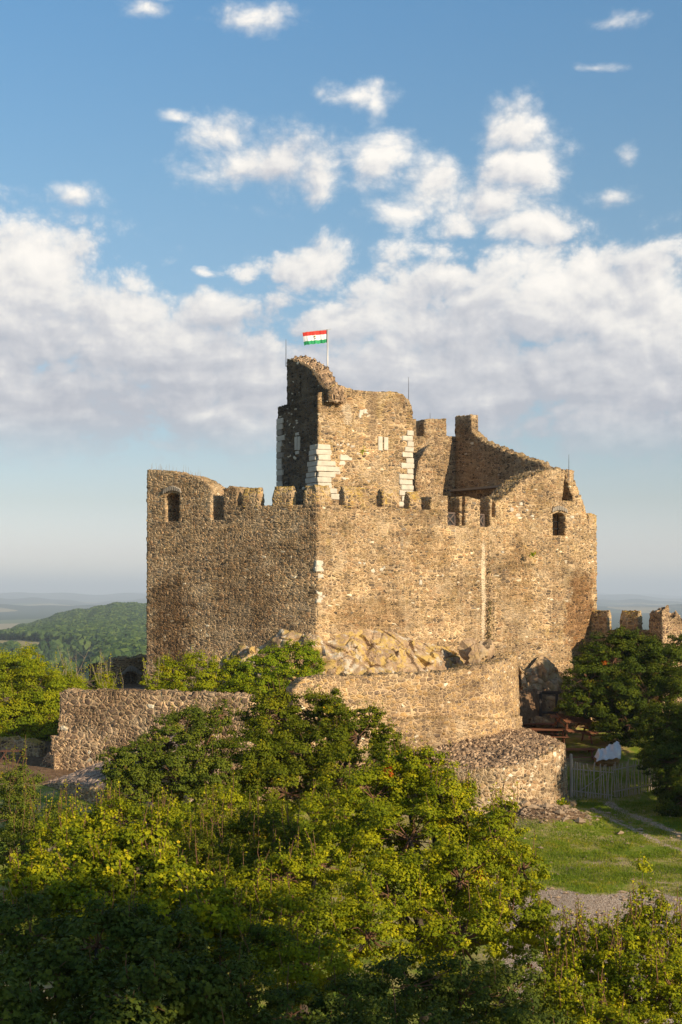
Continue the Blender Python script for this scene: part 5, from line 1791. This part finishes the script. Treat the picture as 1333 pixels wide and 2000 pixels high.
# middle ground
tree('tree', 'dark green tree with dense crown standing in front of the curved wall', 'tree', (X(610, 48), 48.5),
     [(525, 1405, 49, 54, 56), (600, 1405, 49.5, 56, 50), (650, 1405, 49, 46, 48), (722, 1400, 48.5, 30, 22), (700, 1440, 48, 52, 44), (600, 1470, 47.5, 100, 62), (500, 1490, 47, 76, 72),
      (680, 1510, 46.5, 86, 64), (755, 1440, 48, 30, 24), (770, 1480, 46.5, 44, 32), (560, 1550, 46, 90, 60), (650, 1380, 49, 26, 26), (545, 1362, 49.2, 24, 20)],
     'maple', 'leaf_deep', 5, size=0.086, shape=DIAM, dens=.62, clump=0.21, shoots=6, shoot_len=.5, trunk=.2)
tree('pear_tree', 'bluish dark green pear tree in front of the straight retaining wall', 'tree', (X(330, 46), 46.5),
     [(372, 1420, 48, 42, 44), (330, 1450, 47, 50, 50), (278, 1490, 46, 54, 46), (232, 1500, 45.5, 36, 44), (400, 1460, 47, 44, 50), (340, 1520, 45.5, 80, 56), (260, 1550, 45, 66, 46), (430, 1400, 48.2, 26, 26), (420, 1520, 45.5, 60, 50)],
     'oval', 'leaf_grey', 6, size=0.086, shape=DIAM, dens=.62, clump=0.20, shoots=6, shoot_len=.45, trunk=.17)
tree('shrub', 'wispy upright olive shrub at the left edge, below the bench', 'shrub', (X(45, 45), 45.2),
     [(30, 1530, 46, 48, 44), (45, 1570, 45.0, 36, 34), (20, 1600, 44, 66, 50), (85, 1615, 43.5, 52, 46), (30, 1670, 42, 70, 50)],
     'oval', 'leaf_grey', 7, size=0.079, shape=DIAM, dens=.42, clump=0.25, shoots=14, shoot_len=.9, trunk=.08)
tree('bush', 'mid-green leafy bush with upright reddish shoots, below the pear tree', 'bush', (X(200, 38), 38.4),
     [(150, 1610, 39, 60, 36), (240, 1600, 38.5, 66, 40), (330, 1610, 38, 60, 36), (110, 1640, 37.5, 50, 44), (215, 1580, 39.5, 30, 24)],
     'maple', 'leaf_maple', 8, size=0.079, shape=STAR, dens=.5, clump=0.23, shoots=14, shoot_len=.7, trunk=.09)
tree('bush', 'rank green undergrowth between the pear tree and the dark central tree', 'bush', (X(430, 41), 41.3),
     [(380, 1600, 42, 60, 46), (450, 1580, 42, 60, 46), (520, 1610, 41, 60, 40), (330, 1640, 40, 60, 50), (440, 1650, 40, 70, 50), (560, 1640, 41, 60, 44), (630, 1600, 40, 60, 50), (640, 1690, 37, 76, 54), (600, 1760, 34, 60, 50)],
     'maple', 'leaf_maple', 21, size=0.079, shape=STAR, dens=.5, clump=0.22, shoots=9, shoot_len=.6, trunk=.09)
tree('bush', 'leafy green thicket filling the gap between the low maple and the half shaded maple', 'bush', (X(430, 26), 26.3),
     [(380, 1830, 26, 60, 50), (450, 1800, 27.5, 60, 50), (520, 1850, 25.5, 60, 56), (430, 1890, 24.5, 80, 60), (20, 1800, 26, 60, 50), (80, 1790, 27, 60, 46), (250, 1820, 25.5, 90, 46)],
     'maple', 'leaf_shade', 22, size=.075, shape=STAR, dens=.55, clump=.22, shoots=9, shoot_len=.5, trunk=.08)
tree('bush', 'smooth green low bush with tall thin reddish shoots, left of the large maple', 'bush', (X(470, 36), 36.3),
     [(420, 1620, 37, 60, 34), (500, 1620, 37, 62, 34), (430, 1680, 35, 90, 50), (530, 1690, 34.5, 70, 52), (370, 1660, 36, 50, 40), (580, 1640, 36, 50, 44), (480, 1740, 33.5, 80, 50), (400, 1740, 33, 60, 50)],
     'maple', 'leaf_deep', 9, size=0.066, shape=STAR, dens=.6, clump=0.21, shoots=12, shoot_len=.75, trunk=.09)
# foreground maples
tree('maple_tree', 'large sunlit field maple with yellow-green crown and a few red leaves, right of centre', 'tree', (X(830, 30), 31.0),
     [(790, 1520, 34, 74, 48), (840, 1500, 34, 56, 38), (730, 1560, 33.5, 84, 60), (860, 1560, 33, 80, 60), (680, 1620, 32.5, 90, 66), (800, 1640, 31.5, 110, 80), (905, 1610, 32, 60, 60),
      (965, 1650, 31, 62, 66), (985, 1590, 31.5, 26, 30), (1020, 1700, 30, 46, 54), (900, 1720, 29.5, 110, 80), (1000, 1790, 28, 84, 70), (900, 1840, 27, 120, 74), (1050, 1810, 28, 36, 56), (760, 1750, 29, 100, 76)],
     'maple', 'leaf_maple', 10, size=0.076, shape=STAR, dens=.58, clump=0.20, shoots=11, shoot_len=.5, trunk=.2, red=5)
tree('maple_tree', 'mid-green maple with half shaded crown, left of the large sunlit maple', 'tree', (X(600, 27), 27.5),
     [(560, 1720, 30, 74, 56), (620, 1690, 30.5, 60, 46), (500, 1770, 28, 76, 56), (600, 1800, 27, 110, 72), (720, 1830, 26.5, 90, 70), (480, 1850, 26, 84, 64), (600, 1900, 24.5, 120, 76)],
     'maple', 'leaf_maple', 11, size=0.069, shape=STAR, dens=.56, clump=0.20, shoots=11, shoot_len=.5, trunk=.16)
tree('maple_tree', 'low maple with broad lobed sunlit leaves at lower left, below the wispy shrub', 'tree', (X(210, 29), 29.4),
     [(200, 1650, 31, 84, 50), (280, 1655, 30.5, 70, 44), (140, 1700, 29.5, 76, 52), (240, 1710, 29, 100, 60), (330, 1720, 28.5, 80, 56), (60, 1730, 28.5, 66, 52), (180, 1770, 27, 120, 56), (330, 1790, 26.5, 90, 56), (420, 1790, 26, 70, 60)],
     'maple', 'leaf_maple', 12, size=0.089, shape=MAPLE, dens=.55, clump=0.20, shoots=12, shoot_len=.6, trunk=.15)
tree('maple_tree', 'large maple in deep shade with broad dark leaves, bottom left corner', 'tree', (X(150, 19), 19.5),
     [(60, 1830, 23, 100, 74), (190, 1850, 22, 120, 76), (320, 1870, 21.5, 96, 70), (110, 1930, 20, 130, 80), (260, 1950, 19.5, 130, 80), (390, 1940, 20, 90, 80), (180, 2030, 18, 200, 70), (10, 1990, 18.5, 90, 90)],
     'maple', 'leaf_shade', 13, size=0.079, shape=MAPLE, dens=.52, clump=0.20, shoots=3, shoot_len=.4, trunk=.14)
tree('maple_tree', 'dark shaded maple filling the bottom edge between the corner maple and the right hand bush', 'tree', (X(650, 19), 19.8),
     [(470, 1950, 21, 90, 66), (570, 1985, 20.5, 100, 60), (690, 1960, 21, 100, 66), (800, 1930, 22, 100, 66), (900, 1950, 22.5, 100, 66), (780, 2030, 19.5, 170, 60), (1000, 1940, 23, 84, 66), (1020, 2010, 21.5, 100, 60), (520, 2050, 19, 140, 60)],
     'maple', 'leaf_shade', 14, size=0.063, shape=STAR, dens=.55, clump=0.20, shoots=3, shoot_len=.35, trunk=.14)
tree('maple_tree', 'young maple with pointed leader shoots at the bottom right, in front of the gravel', 'tree', (X(1230, 24), 24.6),
     [(1262, 1790, 26, 44, 56), (1160, 1830, 25.5, 34, 36), (1215, 1850, 25, 60, 44), (1290, 1860, 25, 52, 60), (1130, 1870, 25, 30, 36), (1250, 1930, 24, 90, 60), (1140, 1960, 23.5, 66, 44), (1320, 1950, 23.5, 56, 70), (1210, 2010, 22.5, 130, 50), (1100, 1905, 24.5, 44, 40), (1095, 1965, 23.5, 50, 50), (1190, 1890, 24.6, 44, 36), (1118, 1838, 25.5, 26, 30), (1085, 1860, 26.5, 40, 44), (1075, 1930, 25.0, 56, 50), (1150, 1900, 24.8, 40, 36), (1330, 1830, 25.4, 34, 46), (1190, 1836, 25.6, 30, 26), (1235, 1810, 25.8, 30, 34), (1310, 1905, 24.6, 40, 40)],
     'maple', 'leaf_maple', 15, size=0.066, shape=STAR, dens=.5, clump=0.22, shoots=12, shoot_len=.5, trunk=.1)
tree('sapling', 'single thin sapling shoot with few leaves rising before the grass at lower right', 'sapling', (X(1254, 26.5), 26.6),
     [(1255, 1690, 26.6, 9, 26), (1256, 1742, 26.6, 12, 18)], 'oval', 'leaf_maple', 16, size=0.066, shape=OVAL, dens=.16, clump=0.66, shoots=2, shoot_len=.3, trunk=.025, twigs=False)
# the dark trees at the right
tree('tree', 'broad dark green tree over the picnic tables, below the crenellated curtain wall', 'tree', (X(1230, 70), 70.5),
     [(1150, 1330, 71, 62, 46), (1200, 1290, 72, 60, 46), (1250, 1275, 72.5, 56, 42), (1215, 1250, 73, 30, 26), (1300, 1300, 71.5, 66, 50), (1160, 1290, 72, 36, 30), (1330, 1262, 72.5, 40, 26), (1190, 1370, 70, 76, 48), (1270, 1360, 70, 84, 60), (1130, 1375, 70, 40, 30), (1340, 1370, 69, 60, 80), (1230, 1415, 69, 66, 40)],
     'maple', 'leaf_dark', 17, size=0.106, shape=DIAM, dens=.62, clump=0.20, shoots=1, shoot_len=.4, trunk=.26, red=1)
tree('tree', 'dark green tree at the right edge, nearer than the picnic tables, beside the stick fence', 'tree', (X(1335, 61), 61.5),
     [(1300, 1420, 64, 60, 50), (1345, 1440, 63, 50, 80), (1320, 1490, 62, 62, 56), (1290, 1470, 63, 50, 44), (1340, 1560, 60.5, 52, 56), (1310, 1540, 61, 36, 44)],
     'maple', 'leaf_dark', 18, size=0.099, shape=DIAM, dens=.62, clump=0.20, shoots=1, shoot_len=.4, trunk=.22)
# trees just outside the frame whose shade falls into it
tree('tree', 'tall tree on the slope right of the viewpoint, shading the grass before the gate', 'tree', (21.5, 52.0),
     [(CX + F * x_ / y_, HY - F * z_ / y_, y_, F * r_ / y_, F * r_ / y_) for x_, y_, z_, r_ in ((20.5, 51, -6.6, 2.0), (20.5, 55, -5.4, 2.6), (19.5, 60, -5.2, 2.6))],
     'oval', 'leaf_dark', 19, size=0.260, shape=OVAL, dens=.9, clump=0.25, trunk=.3, twigs=False)
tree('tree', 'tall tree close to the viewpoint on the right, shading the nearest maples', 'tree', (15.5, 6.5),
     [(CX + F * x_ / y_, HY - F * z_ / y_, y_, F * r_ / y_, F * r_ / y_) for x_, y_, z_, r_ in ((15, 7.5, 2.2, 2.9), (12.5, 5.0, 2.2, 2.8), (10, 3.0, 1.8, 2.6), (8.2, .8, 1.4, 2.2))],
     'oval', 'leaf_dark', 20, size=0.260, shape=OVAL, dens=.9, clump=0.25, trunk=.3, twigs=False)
print('leaves', NLEAF)

# dry creeper in the seam, tufts on the tower
def tuft(name, label, spots, mat, size, seed, cat):
    rs = np.random.RandomState(seed)
    pp = np.vstack([np.array(P(px, py, Y))[None] + rs.normal(0, 1, (n, 3)) * np.array([w, .06, h]) for (px, py, Y, w, h, n) in spots])
    nn_ = rs.normal(0, .5, pp.shape) + np.array([.3, -.8, .3])
    me = leaves_mesh(name, pp, nn_, size * rs.uniform(.6, 1.3, len(pp)), .5 + rs.normal(0, .25, len(pp)), OVAL, rs)
    tag(obj(name, me, M[mat], None, tuple(P(*spots[0][:3]))), label, cat)


M['leaf_dry'] = leaf_mat('dry_creeper_leaf', [(0, (.06, .045, .02)), (.5, (.13, .09, .04)), (1, (.12, .13, .03))], trans=.2)
tuft('creeper', 'thin dry creeper hanging in the seam of the castle wall', [(957, 1180 + 14 * i, 74.45, .05 + .02 * (i % 3), .16, 26) for i in range(7)] + [(957, 1120, 74.45, .03, .5, 26)], 'leaf_dry', .10, 3, 'creeper')
tuft('plant_tuft', 'small green plant growing from the sunny face of the tower', [(706, 882, 76.4, .09, .12, 60)], 'leaf_bush', .10, 4, 'plant')
tuft('plant_tuft', 'small yellow-green tuft on the step of the tower top', [(637, 763, 76.2, .10, .14, 60)], 'leaf_bush', .10, 5, 'plant')
tuft('plant_tuft', 'green weed growing in the right part of the castle wall below the seam window', [(1040, 1082, 75.3, .12, .10, 50)], 'leaf_bush', .10, 6, 'plant')
rt = random.Random(9)
for (path_, pts_, seed_, lab_) in ((pl, [(300, 917), (322, 919), (350, 922), (378, 930)], 11, 'dry grass stalks growing on the rounded left wall head'),
                                   (pf, [(985, 966), (1004, 950), (1030, 929), (1072, 919)], 12, 'dry grass stalks growing along the broken right wall head')):
    mb = MB()
    for (px, py) in pts_:
        s_, z_ = path_.sz(px, py)
        for q_ in range(7):
            b0 = Vector(path_.pos(s_ + rt.uniform(-.5, .5), z_ - .1, rt.uniform(.2, .6)))
            mb.tube([b0, b0 + Vector((rt.uniform(-.08, .08), 0, rt.uniform(.25, .5)))], [.008, .003], 4, False)
    tag(mb.build('dry_grass', M['dead'], None, False, tuple(path_.pos(*path_.sz(*pts_[0])))), lab_, 'grass tufts', kind='stuff')
a = P(1100, 1560, 61.6)
tuft('weed', 'bright green weed at the foot of the bastion beside the gate post', [(1098, 1568, 61.6, .16, .10, 160)], 'leaf_bush', .09, 7, 'plant')

# ------------------------------------------------------------------ stuff: grass, stones, far forest
def grass_blades():
    rs = np.random.RandomState(3)
    n = 150000
    x = rs.uniform(6.0, 19, n); y = rs.uniform(44, 67, n)
    z, mf, gr, di = fields(x, y)
    q = np.stack([x, y, 0 * x], -1)
    pn = noise3(q, .9, 2) * .6 + noise3(q, 3.1, 4) * .4
    keep = (gr + (rs.rand(n) - .5) * .5 < .40) & (di + (rs.rand(n) - .5) * .3 < .42) & (rs.rand(n) < sstep(pn, .26, .60) + .10)
    x, y, z = x[keep], y[keep], z[keep]
    pn = pn[keep]
    n = len(x)
    a = rs.uniform(0, 6.28, n); h = rs.uniform(.04, .10, n) * (.6 + .9 * pn); w = rs.uniform(.008, .016, n)
    lx, ly = rs.normal(0, .04, n), rs.normal(0, .04, n)
    b = np.stack([x, y, z], -1)
    dx = np.stack([np.cos(a) * w, np.sin(a) * w, 0 * a], -1)
    tip = b + np.stack([lx, ly, h], -1)
    V = np.stack([b - dx, b + dx, tip], 1).reshape(-1, 3)
    Fc = np.arange(n * 3).reshape(-1, 3)
    tint = np.repeat(.45 + .6 * (.55 - pn) + rs.normal(0, .12, n), 3)
    o = obj('grass', mesh_from('grass', V, [Fc], False, {'tint': tint}), M['grass'])
    tag(o, 'short green grass on the slope before the stick gate', 'grass', kind='stuff')


grass_blades()


def scattered_stones():
    rs = np.random.RandomState(8)
    n = 2600
    x = np.concatenate([rs.normal(8.3, 1.5, 900), rs.uniform(6, 19, n - 900)])
    y = np.concatenate([rs.normal(58.8, 1.4, 900), rs.uniform(44, 63, n - 900)])
    z, mf, gr, di = fields(x, y)
    keep = rs.rand(n) < np.maximum(di, np.maximum(gr * .9, .12))
    x, y, z = x[keep], y[keep], z[keep]
    n = len(x)
    s = rs.gamma(2.0, .022, n) + .018
    s[:60] *= 2.0
    ico = np.array([(0, 0, 1), (.9, 0, .3), (.28, .85, .3), (-.73, .53, .3), (-.73, -.53, .3), (.28, -.85, .3), (0, 0, -.5)])
    Fi = np.array([(0, 1, 2), (0, 2, 3), (0, 3, 4), (0, 4, 5), (0, 5, 1), (6, 2, 1), (6, 3, 2), (6, 4, 3), (6, 5, 4), (6, 1, 5)])
    a = rs.uniform(0, 6.28, n)
    loc = ico[None] * rs.uniform(.6, 1.3, (n, 7, 3)) * s[:, None, None] * np.array([1.3, .9, .7])
    X_ = loc[..., 0] * np.cos(a)[:, None] - loc[..., 1] * np.sin(a)[:, None]
    Y_ = loc[..., 0] * np.sin(a)[:, None] + loc[..., 1] * np.cos(a)[:, None]
    V = np.stack([X_ + x[:, None], Y_ + y[:, None], loc[..., 2] + z[:, None]], -1).reshape(-1, 3)
    Fc = ((np.arange(n) * 7)[:, None, None] + Fi[None]).reshape(-1, 3)
    o = obj('loose_stones', mesh_from('loose_stones', V, [Fc], False), M['rock_plain2'])
    tag(o, 'small loose stones strewn on the bank and the gravel', 'stones', kind='stuff')


M['rock_plain2'] = plain('field_stone', (.34, .24, .15), .9, .4, 3.0)
scattered_stones()


def far_forest():
    import bmesh
    rs = np.random.RandomState(11)
    n = 34000
    r = np.sqrt(rs.uniform(640 ** 2, 2350 ** 2, n))
    px = rs.uniform(-60, 360, n)
    a = np.arctan((px - CX) / F)
    x, y = r * np.sin(a), r * np.cos(a)
    z, mf, gr, di = fields(x, y)
    keep = (mf < .5) & ((px < 175) | True)
    # glades
    gl = noise3(np.stack([x, y, 0 * x], -1), .004, 9)
    keep &= gl > .12
    x, y, z, r = x[keep], y[keep], z[keep], r[keep]
    n = len(x)
    bm = bmesh.new(); bmesh.ops.create_icosphere(bm, subdivisions=2, radius=1)
    T = np.array([tuple(v.co) for v in bm.verts]); Fi = np.array([[v.index for v in f.verts] for f in bm.faces]); bm.free()
    k = len(T)
    s = rs.uniform(2.4, 4.6, n)
    V = T[None] * rs.uniform(.62, 1.22, (n, k, 1)) * s[:, None, None] * np.array([1, 1, 1.05])
    V = V + np.stack([x, y, z + s * .75], -1)[:, None, :]
    Fc = ((np.arange(n) * k)[:, None, None] + Fi[None]).reshape(-1, 3)
    o = obj('far_forest', mesh_from('far_forest', V.reshape(-1, 3), [Fc], False, {'tint': np.repeat(.5 + rs.normal(0, .42, n), k)}), M['forest'])
    tag(o, 'dense forest covering the far hill at the left', 'forest', kind='stuff')


far_forest()

# ------------------------------------------------------------------ the air
def haze():
    s, z0, z1 = 46000.0, -95.0, 260.0
    V = [(x_, y_, z_) for z_ in (z0, z1) for x_, y_ in ((-s, -s), (s, -s), (s, s), (-s, s))]
    me = mesh_from('haze', np.array(V), [np.array([(3, 2, 1, 0), (4, 5, 6, 7), (0, 1, 5, 4), (1, 2, 6, 5), (2, 3, 7, 6), (3, 0, 4, 7)])])
    m, N = new_mat('haze')
    out = N.n('ShaderNodeOutputMaterial')
    v = N.n('ShaderNodeVolumePrincipled', {'Color': (.76, .87, 1.0, 1), 'Density': 1.3e-4, 'Anisotropy': 0.0})
    N.nt.links.new(v.outputs[0], out.inputs['Volume'])
    tag(obj('haze', me, m), kind='stuff')


haze()
